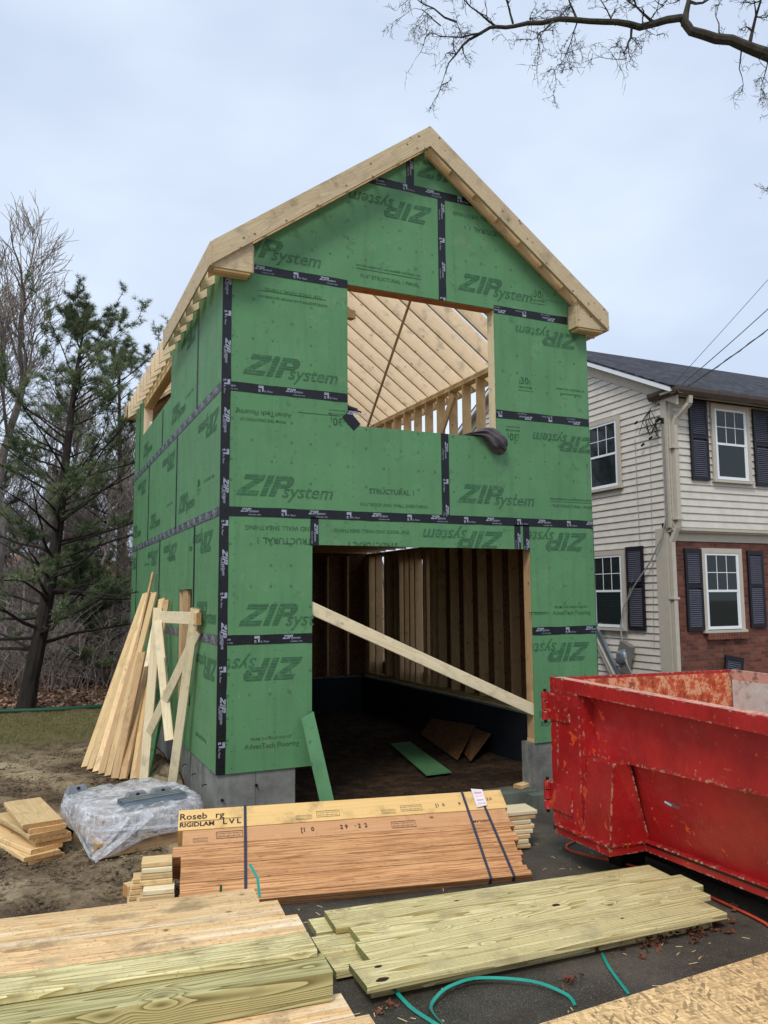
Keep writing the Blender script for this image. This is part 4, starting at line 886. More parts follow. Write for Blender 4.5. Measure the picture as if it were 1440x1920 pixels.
for p in ((HX-.3, 13.4, 16.1), (HX-.3, 12.9, 14.6), (HX-.3, 12.2, 14.9)): WTG.tube([Vector(p), Vector(p)+Vector((0, .22, -.1))], .07, 6)
WTG.build('splice_cables', M['cable'], N, origin=tuple(hook))

# ================================================================== THE DUMPSTER
P0 = Vector((8.28, -5.65, 0)); dl = Vector((-.105, -.9945, 0)).normalized(); dw = Vector((.9945, -.105, 0)).normalized()
DM = frame(dl, -dw, (0, 0, 1), P0) if False else Matrix(((dl.x, dw.x, 0, P0.x), (dl.y, dw.y, 0, P0.y), (0, 0, 1, 0), (0, 0, 0, 1)))
DU = thing('dumpster', tuple(P0+Vector((0, 0, -2.1))), 'red steel roll-off dumpster with chipped orange patches beside the garage door', 'dumpster')
DLN = 14.0; DWD = 6.25
def dmp(m, name, mat, parent=DU):
    m.v = [(x, y, z+.055*max(0, x)*max(0, min(1, (2.6-z)/1.5))) for x, y, z in m.v]; m.v = [tuple(DM @ Vector(v)) for v in m.v]; m.f = [tuple(reversed(f)) for f in m.f]; return m.build(name, M[mat] if isinstance(mat, str) else mat, parent, M4=Matrix.Translation(P0))
m = MB(); m.box(0.02, DLN, .38, .50, 1.03, 2.75)                     # upper side sheet
m.hexa([(.2, .36, .98), (DLN, .36, .98), (DLN, .64, .98), (.2, .64, .98), (.2, .36, 1.03), (DLN, .36, 1.03), (DLN, .64, 1.03), (.2, .64, 1.03)])
m.hexa([(.2, 1.15, -1.0), (DLN, 1.15, -1.0), (DLN, 1.25, -1.0), (.2, 1.25, -1.0), (.2, .56, .99), (DLN, .56, .99), (DLN, .66, .99), (.2, .66, .99)])
dmp(m, 'side_panel', 'red')
m = MB(); m.box(.02, DLN, DWD-.08, DWD, 1.0, 2.7).hexa([(.2, 5.2, -1.0), (DLN, 5.2, -1.0), (DLN, 5.3, -1.0), (.2, 5.3, -1.0), (.2, DWD-.1, 1.0), (DLN, DWD-.1, 1.0), (DLN, DWD, 1.0), (.2, DWD, 1.0)]); dmp(m, 'side_panel', 'white_scraped')
MB_ = MB().box(.06, DLN, .505, .515, 1.05, 2.68); dmp(MB_, 'inner_lining', 'inner')
m = MB(); m.box(.1, DLN, 1.0, 5.2, -1.08, -1.0); dmp(m, 'floor_plate', 'black_steel')
m = MB(); m.box(-.02, DLN, -.02, .3, 2.66, 3.0); rim = dmp(m, 'top_rim', 'red'); m = MB(); m.box(0, DLN, .0, .28, 3.0, 3.012); dmp(m, 'worn_edge', 'rimedge', rim)
m = MB(); m.box(-.02, DLN, DWD-.07, DWD+.05, 2.7, 3.0); dmp(m, 'top_rim', 'rimedge')
m = MB(); m.box(.13, 1.25, -.015, .42, -1.0, 2.66); dmp(m, 'corner_post', 'red')
m = MB(); m.box(1.25, 1.32, .08, .42, -.95, 2.66); dmp(m, 'corner_post', 'red')
# gusset box under the break line
m = MB(); m.hexa([(1.36, -.06, -.98), (2.55, -.06, -.98), (2.5, 1.14, -.98), (1.36, 1.14, -.98), (1.55, .02, .98), (2.70, .02, 1.0), (2.80, .44, 1.0), (1.55, .44, .98)]); dmp(m, 'gusset_box', 'red')
# bottom lip that follows the gusset
m = MB()
for a, b in zip([(-.05, -.06), (2.58, -.10), (2.5, 1.02), (DLN, 1.04)], [(2.58, -.10), (2.5, 1.02), (DLN, 1.04)]):
    a, b = Vector((*a, 0)), Vector((*b, 0)); t = (b-a).normalized(); nn = Vector((-t.y, t.x, 0)); 
    for zz, o0, o1 in ((-1.0, -.06, .3), (-1.22, .0, .06)):
        q = [a-nn*(-o0), b-nn*(-o0), b+nn*o1, a+nn*o1]; z1 = zz+.03 if zz == -1.0 else -1.0
        m.hexa([(p.x, p.y, zz-.01 if zz == -1.0 else -1.24) for p in q]+[(p.x, p.y, z1) for p in q])
dmp(m, 'bottom_lip', 'red')
m = MB(); m.box(-.22, .11, -.015, .12, -.98, 3.0).box(-.22, -.12, .12, DWD, -.98, 2.98); dmp(m, 'door', 'red')
m = MB(); m.box(-.115, -.10, .12, DWD, -.9, 2.9); dmp(m, 'door_lining', 'inner')
m = MB(); m.box(DLN-.1, DLN, .3, DWD, -1, 2.9); dmp(m, 'end_panel', 'white_scraped')
for zt in (2.55, .1):
    hp = MB().box(-.3, .82, -.065, -.018, zt-.72, zt); hg = dmp(hp, 'hinge', 'red')
    for q in range(3): m = MB(); m.tube([(-.36, -.1, zt+.03-.27*q), (-.36, -.1, zt+.03-.27*q-.24)], .11, 10); dmp(m, 'hinge_knuckle', 'red', hg)
    m = MB(); m.tube([(-.36, -.1, zt+.1), (-.36, -.1, zt-.85)], .05, 8); dmp(m, 'hinge_pin', 'black_steel', hg)
m = MB(); m.box(-.25, 1.2, .0, .5, -1.2, -1.05); dmp(m, 'latch_bar', 'black_steel')
for wv in (1.9, 3.9): m = MB(); m.box(.3, DLN, wv, wv+.35, -1.75, -1.08); dmp(m, 'skid_rail', 'black_steel')
for l in (1.0, 11.5):
    for wv in (1.1, 4.4): m = MB(); m.tube([(l, wv, -1.82), (l, wv+.75, -1.82)], .3, 18); dmp(m, 'wheel', 'black_steel')
m = MB(); m.tube([(6.5+.0, .95, .28), (6.45, .82, .3), (6.6, .78, .36), (6.75, .84, .3), (6.72, .98, .24)], .03, 6); dmp(m, 'tie_hook', 'galv') if False else None
m = MB(); m.tube([(4.0, .70, .22), (4.0, .50, .26), (4.1, .44, .30), (4.22, .50, .24), (4.2, .72, .16)], .03, 6); dmp(m, 'tie_hook', 'galv')
for l in (2.5, 5.5): m = MB(); m.box(l, l+.05, DWD-.1, DWD-.082, 1.0, 2.7); dmp(m, 'weld_seam', 'rimedge')
# ================================================================== LUMBER
def lum(name, a, b, w, t, mat, label, cat='board', group=None, up=(0, 0, 1), **k):
    return tag(board(name, a, b, w, t, up, M[mat], None, **k), label, cat, group)
# ---- banded bundle of laminated beams lying on the slant
A0 = Vector((-1.94, -5.04, -1.75)); A1 = Vector((6.55, -6.78, -1.75)); B0 = Vector((-1.85, -2.99, -.2)); B1 = Vector((6.92, -4.21, -.2))
Ux = (A1-A0).normalized(); Vv = (((B0-A0)+(B1-A1))/2); Vv = (Vv-Ux*Vv.dot(Ux)); SL_ = Vv.length; Vv.normalize(); Nn = Ux.cross(Vv); Lg = (A1-A0).length
BF = frame(Ux, Vv, Nn, A0)
LV = thing('laminated_beam_bundle', tuple(A0), 'strapped bundle of orange laminated beams stamped with black lettering, before the garage door', 'beam bundle')
rr = random.Random(3)
def lb(u0, u1, v0, v1, top, depth, mat, nm='laminated_beam'):
    a = BF @ Vector((u0, (v0+v1)/2, top-depth/2)); b = BF @ Vector((u1, (v0+v1)/2, top-depth/2))
    return board(nm, a, b, v1-v0-.004, depth, Nn, M[mat], LV, ch=.006)
NE = 11; VE = SL_*.60
for i in range(NE):
    sk = (i+.5)/NE*.38
    e = rr.uniform(-.05, .05); u1 = Lg+sk*.35-.1+rr.uniform(-.06, .08)+(.12 if i < 2 else 0)
    u0 = rr.uniform(-.01, .01) if i < NE-2 else -.20
    lb(u0, u1-.0, VE*i/NE, VE*(i+1)/NE, rr.uniform(-.012, .006), .8, 'lvl_edge')
yo = lb(.02, Lg+.03, VE, SL_*.765, .0, .78, 'lvl_orange'); yy_ = lb(-.10, Lg+.10, SL_*.765, SL_*1.0, .02, .76, 'lvl_yellow')
def onface(items, nm, mat, par, lift): 
    M4 = BF @ Matrix.Rotation(RAD(90), 4, 'X')   # local X along, Z up the slope, -Y outwards
    M4 = frame(Ux, -Nn, Vv, A0); return [letter([q], M4, None, nm, M[mat], par, lift=lift) for q in items]
tg = text_geo
sv = SL_*.765
rect = ([(0, 0), (1, 0), (1, .02), (0, .02), (0, .3), (1, .3), (1, .32), (0, .32), (0, 0), (.012, 0), (.012, .32), (0, .32), (.988, 0), (1, 0), (1, .32), (.988, .32)], [(0, 1, 2, 3), (4, 5, 6, 7), (8, 9, 10, 11), (12, 13, 14, 15)])
stamp = lambda u, v, w: [(rect, u, v, w, 0, 1), (tg('ROSEBURG FOREST PRODUCTS', 0, 0), u+.04*w, v+.20*w, w*.9, 0, 1), (tg('APA PR-L289 2.0E 3100', 0, 0), u+.04*w, v+.07*w, w*.86, 0, 1)]
onface([(tg('Roseb', 0, .015), -.06, sv+.33, .68, 0, 1), (tg('rg', 0, .015), .84, sv+.33, .22, 0, 1), (tg('RIGIDLAM', 0, .03), -.06, sv+.10, .86, 0, 1), (tg('L V L', 0, .03), 1.02, sv+.11, .46, 0, 1), (tg('________', 0, .01), -.05, sv+.285, 1.0, 0, 1), (tg('_____', 0, .01), 1.0, sv+.31, .5, 0, 1),
        *stamp(2.9, sv+.08, .42), *stamp(3.45, sv+.12, .62), *stamp(5.2, sv+.08, .40), *stamp(5.75, sv+.12, .6), (tg('[1  0          9', 0, .02), 6.75, sv+.2, .72, 0, 1), (tg('2.0', 0, .02), 8.25, sv+.3, .16, 0, 1)], 'stamped_lettering', 'black_ink', yy_, -.03+.055)
so_ = VE
onface([(tg('[1   0               2 9    · 2  2', 0, .02), 3.0, so_+.16, 1.75, 0, 1.15), *stamp(.28, so_+.08, .36), *stamp(.85, so_+.14, .66), *stamp(5.4, so_+.06, .66), (tg('RIGIDLAM', 0, .02), 8.15, so_+.12, .5, 180, 1)], 'stamped_lettering', 'black_ink', yo, .012)
for ut, ub in ((1.60, 1.52), (7.62, 7.60), (8.10, 8.22)):
    pt = BF @ Vector((ut, SL_*1.005, .035)); pb = BF @ Vector((ub, -.02, .012)); m = MB(); m.ribbon([pb, pb.lerp(pt, .55)+Nn*.01, pt], .07, Ux, t=.012)
    back = BF @ Vector((ut, SL_*1.01, -.8)); m.ribbon([pt, back], .07, Ux, t=.01); dn = BF @ Vector((ub, -.02, -.8)); m.ribbon([dn, pb], .07, Ux, t=.01)
    m.build('strap', M['navystrap'], LV, origin=tuple(pt))
lp = [BF @ Vector((u, v, .06)) for u, v in ((7.90, SL_*1.02), (8.22, SL_*1.0), (8.20, SL_*.80), (7.88, SL_*.78))]
lt = MB().prism(lp, Nn*.008).build('shipping_label', M['paper'], LV, M4=frame(Ux, Vv, Nn, lp[0]))
onface([(tg('IIIIIIIII', 0, .03), 7.96, SL_*.95, .2, 0, .9), (tg('LVL 9 1/4', 0, .02), 7.95, SL_*.91, .2, 0, 1), (tg('HHHHHH', 0, .04), 7.95, SL_*.86, .2, 0, 1.3), (tg('1.75 X 9.25', 0, .02), 7.95, SL_*.82, .2, 0, 1)], 'label_print', 'stampred', lt, .078)
# ---- short boards piled under each end of the bundle
g1 = 'spruce boards piled at the left end of the beam bundle'
zt = -1.98
spec = [(-2.72, -4.35, 0), (-2.78, -4.32, 1), (-2.70, -4.30, 2), (-2.62, -4.27, 3), (-2.66, -3.98, 4), (-2.64, -3.95, 5), (-2.60, -3.93, 6), (-2.62, -3.90, 7)]
names_ = ['bottom', 'second-lowest', 'third-lowest', 'fourth-lowest', 'fourth-highest', 'third-highest', 'second-highest', 'topmost']
for x, y, k in spec:
    z = zt+.0625+.128*k; lum('short_board', (x, y+.05, z), (-1.93, y-.08, z), .52, .122, 'golden' if k % 3 else 'pale', 'short spruce board, %s in the pile under the beam bundle, left end' % names_[k], group=g1, ch=.02)
for k in range(5):
    z = zt+.0625+.128*k; lum('short_board', (-2.92+.03*k, -3.72, z), (-1.95, -3.85, z), .46, .122, 'golden', 'short spruce board in the back column of the pile left of the beam bundle', group='back column of short boards left of the beam bundle', ch=.02)
lum('short_board', (-2.95, -3.45, -1.75), (-2.3, -3.3, -1.75), .3, .28, 'golden', 'stubby block of lumber poking out left of the short board pile', ch=.02)
for k in range(8):
    z = -1.98+.128*k; x1 = 8.48-[.3, .35, .28, .18, .12, .22, .05, .0][k]+.0
    lum('short_board', (6.2, -3.6, z+.06), (x1+.1, -4.05+.02*k, z+.06), .80 if k == 7 else .7, .118, 'pale' if k % 2 else 'spf', 'pale spruce board, %s in the pile behind the right end of the beam bundle' % names_[k], group='spruce boards piled at the right end of the beam bundle', ch=.02)
# ---- treated boards lying on the drive
gt = 'green treated boards lying on the asphalt'
dz = lambda y: gdrive(0, y)
lum('treated_board', (.1, -10.88, -1.30), (8.05, -11.20, -1.30), .93, .125, 'treated', 'nearest treated board on the asphalt, with dark knots at its left end', 'board', gt, skya=.0)
lum('treated_board', (.55, -10.03, -1.31), (8.55, -10.36, -1.32), .80, .125, 'treated', 'treated board second from the front on the asphalt, notch at its left end', 'board', gt)
lum('treated_board', (.72, -9.25, -1.33), (8.9, -9.85, -1.33), .76, .125, 'treated', 'treated board third from the front, with a dark knot near its middle', 'board', gt)
lum('treated_board', (.55, -8.28, -1.36), (8.75, -9.03, -1.36), .93, .125, 'treated', 'treated board farthest back on the asphalt, along the beam bundle', 'board', gt)
for k, (x0, y0, x1, y1, w) in enumerate(((.0, -9.0, 7.9, -9.7, .80), (.25, -8.05, 8.2, -8.75, .7), (.3, -10.6, 7.9, -10.95, .9), (.02, -9.75, 7.9, -10.2, .7))):
    lum('treated_board', (x0, y0, -1.50-.02*k), (x1, y1, -1.50-.02*k), w, .12, 'treated', ['treated board under the others, its left end sticking out with a green stained end', 'treated board under the farthest one, only its left end showing', 'treated board directly under the nearest one, showing as a dark edge', 'treated board under the second one, showing only at its left end'][k], 'board', gt)
M['knot'] = plain('dark_knot', (52, 34, 24), .7, var=.4, nscale=30)
for nm, x, y, rx, ry in (('treated_board.002', 5.15, -9.75, .11, .07), ('treated_board', .55, -10.75, .07, .05), ('treated_board', .42, -11.22, .12, .07), ('treated_board', 5.9, -10.95, .04, .03), ('treated_board.003', 3.4, -8.55, .05, .03)):
    m = MB(); z = -1.2345-.001 if nm != 'treated_board.002' else -1.2645; z = {'treated_board': -1.236, 'treated_board.002': -1.266, 'treated_board.003': -1.296}[nm]
    m.add([(x+rx*math.cos(a)*(1+.2*math.sin(2*a+x)), y+ry*math.sin(a), z) for a in [i*math.pi/8 for i in range(16)]], [tuple(range(16))]); m.build('knot', M['knot'], bpy.data.objects[nm], origin=(x, y, z))
# ---- big stack in the left foreground
gs = 'wide boards on top of the foreground stack'
y0 = -8.42; labs = ['orange fir board at the far edge of the foreground stack', 'pinkish fir board, second from the far edge of the foreground stack', 'dirty fir board in the middle of the foreground stack', 'greenish treated board at the near edge of the foreground stack']
for k in range(4):
    yc = y0-.80*k; xr = [-1.06, -.80, -.66, -.74][k]
    lum('wide_board', (-10, yc+.92, -.5625), (xr, yc-.05, -.5625-.006*k), .765, .125, ['fir', 'fir', 'fir', 'treated'][k], labs[k], 'board', gs, ch=.02)
lum('treated_timber', (-10, -10.57, -.875), (-.68, -11.46, -.875), .7, .46, 'treated_face', 'thick treated timber with a big knot, under the near edge of the foreground stack', 'timber')
lum('treated_timber', (-10, -9.5, -.875), (-.9, -10.4, -.875), .7, .46, 'treated_face', 'thick treated timber hidden in the middle of the foreground stack', 'timber'); lum('treated_timber', (-10, -8.0, -.875), (-1.2, -8.9, -.875), .7, .46, 'treated_face', 'thick treated timber under the far edge of the foreground stack', 'timber')
for k in range(3): lum('bearer', (-1.6-3.5*k, -8.1, -1.36), (-1.6-3.5*k, -13.6, -1.36), .3, .22, 'brownstud', 'bearer block %s foreground stack' % ['under the right end of the', 'under the middle of the', 'under the left part of the'][k], 'block', 'bearers under the foreground stack')
lum('fir_board', (-6, -11.5, -1.18), (-.52, -11.95, -1.18), .78, .125, 'fir', 'fir board low in front of the foreground stack, the one nearer the stack', 'board', ch=.02)
lum('fir_board', (-6, -12.3, -1.18), (-.36, -12.75, -1.18), .78, .125, 'fir', 'fir board at the bottom edge, nearest the camera and in front of the stack', 'board', ch=.02)
lum('fir_board', (-6, -13.1, -1.18), (-.5, -13.55, -1.18), .78, .125, 'fir', 'fir board half outside the bottom edge of the picture', 'board', ch=.02)
# ---- strand board sheets at the lower right
dirx = Vector((5.06, .23, 0)).normalized(); diry = Vector((dirx.y, -dirx.x, 0))
for k in range(3):
    o_ = Vector((-.2, -14.01, -1.0-.042*k))+diry*.02*k+dirx*.05*k
    tag(MB().prism([o_, o_+diry*4, o_+diry*4+dirx*8, o_+dirx*8], (0, 0, -.037)).build('strand_board_sheet', M['osb'], None, M4=frame(dirx, -diry, (0, 0, 1), o_)), ['top sheet of pale strand board at the lower right corner', 'middle sheet of strand board at the lower right corner', 'bottom sheet of strand board at the lower right corner'][k], 'sheet', 'strand board sheets at the lower right')
for k in range(2): lum('sheet_bearer', (1+4.5*k, -13.9, -1.28), (1+4.5*k, -17.8, -1.22), .3, .28, 'brownstud', ['block under the left part of the strand board sheets', 'block under the right part of the strand board sheets'][k], 'block')
# ---- crooked pile of offcuts at far left
go = 'yellow board offcuts in the crooked pile by the wrapped pallet'
rr = random.Random(8)
of = [(-5.05, 1.0, 12, .92), (-5.0, 1.1, 16, .92), (-5.25, 1.1, 30, .8), (-5.1, 1.15, 22, .85), (-4.95, 1.05, 14, .80), (-5.25, 1.2, 34, .80), (-5.05, 1.15, 18, .85), (-5.1, 1.2, 6, .95)]
for k in range(8):
    x, y, an, w = [(-4.95, 1.65, 24, .80), (-5.0, 1.6, 20, .80), (-5.0, 1.75, 26, .72), (-4.62, 1.95, 15, .78), (-4.72, 1.85, 20, .78), (-4.85, 1.8, 18, .78), (-4.72, 1.9, 12, .78), (-4.82, 1.95, 10, .86)][k]
    z = -1.83+.128*k; d = Vector((-math.sin(RAD(an)), math.cos(RAD(an)), 0)); c = Vector((x-.12, y-.45, z)); L = 1.35+.3*(k < 5)+.4*(k < 2)
    lum('board_offcut', c-d*1.15, c+d*(L+.5), w+.2, .122, 'golden', 'yellow board offcut, %s in the crooked pile at far left' % names_[k], 'offcut', go, ch=.02, skya=.0)
tag(MB().box(-4.62, -4.42, .72, .725, -.98, -.90).build('paper_tag', M['paper'], None, origin=(-4.5, .72, -.9)), 'small white paper tag stapled to the top offcut of the crooked pile', 'tag') if False else None

# ---- wrapped pallet
PC = Vector((-2.19, 1.79, 0)); pa = Vector((.97, .24, 0)).normalized(); pb_ = Vector((-.24, .97, 0)).normalized()
def pq(u, v, z): q = PC+pa*u+pb_*v; return (q.x, q.y, z)
def pbox(m, u0, u1, v0, v1, z0, z1): return m.hexa([pq(u0, v0, z0), pq(u1, v0, z0), pq(u1, v1, z0), pq(u0, v1, z0), pq(u0, v0, z1), pq(u1, v0, z1), pq(u1, v1, z1), pq(u0, v1, z1)])
PL = thing('wooden_pallet', tuple(PC+Vector((0, 0, -1.8))), 'weathered wooden pallet under the plastic-wrapped load left of the garage', 'pallet')
for v in (-1.8, 0, 1.8): pbox(MB(), -1.7, 1.7, v-.12, v+.12, -1.84, -1.50).build('stringer', M['brownstud'], PL, M4=frame(pa, pb_, (0, 0, 1), pq(0, v, -1.7)))
for k in range(6): pbox(MB(), -1.7+k*.6, -1.7+k*.6+.42, -2.0, 2.0, -1.50, -1.42).build('deck_board', M['brownstud'], PL, M4=frame(pb_, -pa, (0, 0, 1), pq(-1.5+k*.6, 0, -1.4)))
LD = thing('wrapped_load', tuple(PC+Vector((0, 0, -1.4))), 'load of grey parts shrouded in clear plastic wrap on the wooden pallet', 'wrapped load')
for i in range(3):
    for j in range(3): pbox(MB(), -1.52+i*1.04, -.56+i*1.04, -1.8+j*1.22, -.64+j*1.22, -1.40, -.86).build('carton', plain('carton_%d%d' % (i, j), [(176, 160, 150), (196, 186, 180), (158, 148, 146)][(i+j) % 3], .8), LD, origin=pq(-1+i, -1+j, -1.4))
# plastic skin: a draped, crumpled shell, sagging to a point at the near corner
m = MB(); NU, NVv = 96, 26; vs = []
def shell(a, h):
    # rounded square outline
    c, s = math.cos(a), math.sin(a); r = 1/((abs(c)**5+abs(s)**5)**.2); u, v = 1.76*c*r, 2.06*s*r
    return u, v
for j in range(NVv+1):
    for i in range(NU):
        a = 2*math.pi*i/NU; u, v = shell(a, 0)
        if j <= 14:
            h = j/14; z = -1.46+h*.72; k = 1.0+.03*math.sin(h*3)-.05*h
            nearc = max(0, math.cos(a-math.atan2(-1, -1)))**14; z -= (1-h)*.36*nearc; k += (1-h)*.04*nearc
        else:
            h = (j-14)/(NVv-14); k = .98*(1-h)+.0; z = -.74+.06*math.sin(h*1.6)*(1-.4*h); k *= 1
        nn = mnoise.fractal(Vector((u*k*1.6, v*k*1.6, z*3)), 1.0, 2.0, 4); n2 = mnoise.noise(Vector((u*k*5, v*k*5, z*8)))
        amp = .09 if j > 12 else .05
        kk = k+amp*.35*nn*(j/NVv+.4) if j < 14 else k
        vs.append(pq(u*kk+.02*n2, v*kk+.02*n2, z+(amp*nn+.035*n2 if j > 6 else .02*nn)))
m.add(vs, [(j*NU+i, j*NU+(i+1) % NU, (j+1)*NU+(i+1) % NU, (j+1)*NU+i) for j in range(NVv) for i in range(NU)])
m.build('plastic_wrap', M['wrap'], LD, origin=tuple(PC), smooth=True)
# twisted straps of wrap across the near faces
m = MB()
for a, b, w in (((-1.8, -2.05, -1.80), (-.2, -2.15, -.80), .16), ((-1.82, -1.9, -1.80), (-.9, -2.12, -.80), .10), ((-1.8, -2.1, -1.0), (1.3, -2.13, -1.35), .08), ((-1.84, .9, -.9), (-1.84, -1.9, -1.75), .12)):
    pts = [Vector(pq(a[0]+(b[0]-a[0])*t+.0, a[1]+(b[1]-a[1])*t-.05*math.sin(t*3.1), a[2]+(b[2]-a[2])*t)) for t in [i/8 for i in range(9)]]
    m.ribbon(pts, w, (0, .2, 1))
m.build('twisted_wrap', M['wrap'], LD, origin=tuple(PC))
CH = MB()
for k in range(3):
    z = -.58+.0*k; v = -1.25+.19*k
    pbox(CH, -.75, 1.15, v-.07, v+.07, z, z+.015); pbox(CH, -.75, 1.15, v-.075, v-.06, z-.14, z+.015); pbox(CH, -.75, 1.15, v+.06, v+.075, z-.14, z+.015)
pbox(CH, -.75, 1.15, -1.42, -1.38, -.72, -.60)
tag(CH.build('metal_channel', M['galv'], None, M4=frame(pa, pb_, (0, 0, 1), pq(.2, -1.0, -.6))), 'shiny galvanised metal channels lying on top of the plastic-wrapped pallet load', 'metal channel')
for k, (u, v) in enumerate(((-.05, -.45), (.75, -.45), (-1.2, 1.5))):
    m = MB(); pbox(m, u-.34, u+.34, v-.16, v+.16, -.74, -.54); q = m.v; 
    for i in (4, 5, 6, 7): c = Vector(pq(u, v, -.54)); q[i] = tuple(c.lerp(Vector(q[i]), .72))
    o = m.build('end_cap', M['grayplastic'], None, M4=frame(pa, pb_, (0, 0, 1), pq(u, v, -.2))); tag(o, ['grey cap with a dark hole behind the metal channels, left of its twin', 'grey cap with a dark hole behind the metal channels, right of its twin', 'grey cap at the far left corner on top of the wrapped load'][k], 'cap', 'grey caps on the wrapped load')
    m = MB(); m.tube([pq(u, v-.12, -.60), pq(u, v-.16, -.58)], .05, 10); m.build('hole', M['tool'], o, origin=pq(u, v, 0))

# ---- studs and boards leaning on the left wall
gl = 'studs leaning on the left wall of the garage'
lean = [((-3.10, 8.80, -1.15), (-.22, 14.6, 5.5), .125, .29, 'golden', 'leftmost long stud leaning on the left wall'), ((-2.93, 8.3, -1.15), (-.22, 13.9, 5.5), .125, .29, 'golden', 'second long stud from the left in the leaning bunch'),
        ((-2.76, 7.8, -1.15), (-.22, 13.2, 5.5), .125, .29, 'spf', 'third long stud from the left in the leaning bunch'), ((-2.60, 7.3, -1.15), (-.22, 12.5, 5.5), .125, .29, 'brownstud', 'fourth long stud from the left in the leaning bunch'),
        ((-2.42, 6.85, -1.15), (-.22, 11.8, 5.5), .125, .29, 'golden', 'rightmost long stud of the leaning bunch, one knot near its top'), ((-2.3, 7.6, -1.1), (-.14, 12.9, 6.45), .10, .12, 'brownstud', 'thin lath sticking up above the leaning studs'),
        ((-2.22, 6.35, -1.15), (-1.18, 7.9, 3.2), .16, .40, 'brownstud', 'short thick brown timber leaning in front of the studs'), ((-1.98, 6.1, -1.15), (-.95, 8.3, 2.6), .125, .30, 'brownstud', 'reddish stud right beside the short brown timber'),
        ((-1.80, 6.5, -1.1), (-.3, 10.6, 4.3), .125, .40, 'pale', 'pale board with a slanted top among the leaning studs'), ((-1.62, 6.0, -1.15), (-.2, 9.7, 5.25), .12, .28, 'golden', 'slender stud leaning just left of the sawhorse'), ((-1.50, 5.9, -1.15), (-.2, 8.6, 5.2), .12, .28, 'brownstud', 'dark-edged stud leaning immediately left of the sawhorse')]
for a, b, t_, w_, mt, lbl in lean: lum('leaning_stud', a, b, (t_+.17 if t_ > .11 else t_), .125, mt, lbl, 'stud', gl, up=(-.75, -.8, .1), ch=.015)
tag(MB().prism([(-1.50, 5.5, -1.2), (-1.15, 5.6, -1.2), (-.2, 7.9, 1.6), (-.2, 7.9, 2.6)], (.03, .035, 0)).build('green_strip', M['zip'], None, M4=frame((1, 0, 0), (0, 1, 0), (0, 0, 1), (-1.3, 5.5, -1.2))), 'strip of green sheathing leaning behind the left leg of the sawhorse', 'strip')
SH = thing('sawhorse', (-.9, 4.6, -1.1), 'tall homemade wooden sawhorse of pale lumber leaning on the left wall', 'sawhorse')
def sb(n, a, b, w, t, mat='pale', up=(-.5, -1, 0)): return board(n, a, b, w, t, up, M[mat], SH, ch=.015)
sb('beam', (-.95, 5.75, 4.62), (-.16, 2.3, 4.62), .42, .14, 'pale', (-1, -.25, .05)); sb('leg', (-.98, 5.55, 4.95), (-1.36, 5.35, -1.1), .32, .125); sb('leg', (-.22, 2.45, 4.95), (-.55, 4.25, -1.05), .32, .125, 'pale', (-.6, -1, 0))
sb('leg', (-1.02, 5.3, 4.5), (-.72, 4.0, .45), .32, .125); sb('brace', (-.12, 2.5, 4.2), (-1.22, 5.4, .5), .30, .125, 'pale', (-.5, -1, .3)); sb('block', (-.92, 4.7, 3.2), (-.84, 4.4, 2.1), .16, .1); sb('block', (-.24, 2.25, 4.62), (-.22, 1.9, 4.62), .4, .16, 'golden')
# ---- strip of sheathing leaning at the left of the door, scraps inside the garage
MS = frame(Vector((.28, .1, 0)).normalized(), Vector((-.1, .28, 0)).normalized(), (0, 0, 1), (3.3, 0, -1.6))
o = MB().prism([(3.15, -1.35, -2.14), (3.62, -1.30, -2.14), (3.02, -.20, 1.70), (2.60, -.24, 1.50)], (.0, .035, .01)).build('leaning_strip', M['zip'], None, M4=frame((1, 0, 0), (0, 1, 0), (0, 0, 1), (3.15, -1.35, -2.14))); tag(o, 'long narrow strip of green sheathing leaning at the left edge of the door opening', 'strip')
letter([(tg('V', .2, .03), -.02, 2.7, .12, 0, 1.4), (tg('M', .2, .01), .12, 2.7, .15, 0, 1.2)], frame((1, 0, 0), (0, .96, .28), (0, -.28, .96), (3.05, -.72, -.7)), None, 'pencil_mark', M['ink2'], o) if False else None
def sheet(name, pts, th, mat, lab, cat='offcut', group=None):
    p = [Vector(q) for q in pts]; X = (p[1]-p[0]).normalized(); N_ = X.cross(p[2]-p[0]).normalized()
    if N_.z < 0: N_ = -N_
    return tag(MB().prism(p, N_*th).build(name, M[mat], None, M4=frame(X, N_.cross(X), N_, p[0])), lab, cat, group)
sheet('strand_board_offcut', [(11.3, 5.3, -1.55), (12.6, 11.2, -1.5), (13.65, 12.0, -.9), (13.65, 7.7, -.65)], .04, 'osbdark', 'larger brown strand board piece leaning on the inner foundation wall')
sheet('strand_board_offcut', [(11.7, 4.9, -1.55), (12.4, 6.8, -1.52), (13.6, 8.0, -.75), (13.6, 6.3, -.8)], .04, 'osbdark', 'smaller strand board piece under the larger one inside the garage')
sheet('green_offcut', [(8.75, 3.2, -1.5), (9.9, 3.3, -1.52), (11.4, 10.0, -1.55), (10.2, 9.6, -1.5)], .035, 'zip', 'green sheathing offcut lying flat on the garage dirt floor')
lum('scrap_block', (10.95, .35, -1.53), (11.75, .65, -1.53), .35, .13, 'spf', 'small wood block lying at the right end of the door sill', 'block')
lum('wood_scrap', (8.20, -4.6, -2.08), (8.66, -5.45, -2.07), .10, .04, 'pale', 'long thin wood scrap on the asphalt by the dumpster', 'scrap'); lum('wood_scrap', (8.56, -4.62, -2.08), (8.90, -5.18, -2.08), .16, .04, 'pale', 'shorter wood scrap on the asphalt by the dumpster', 'scrap')
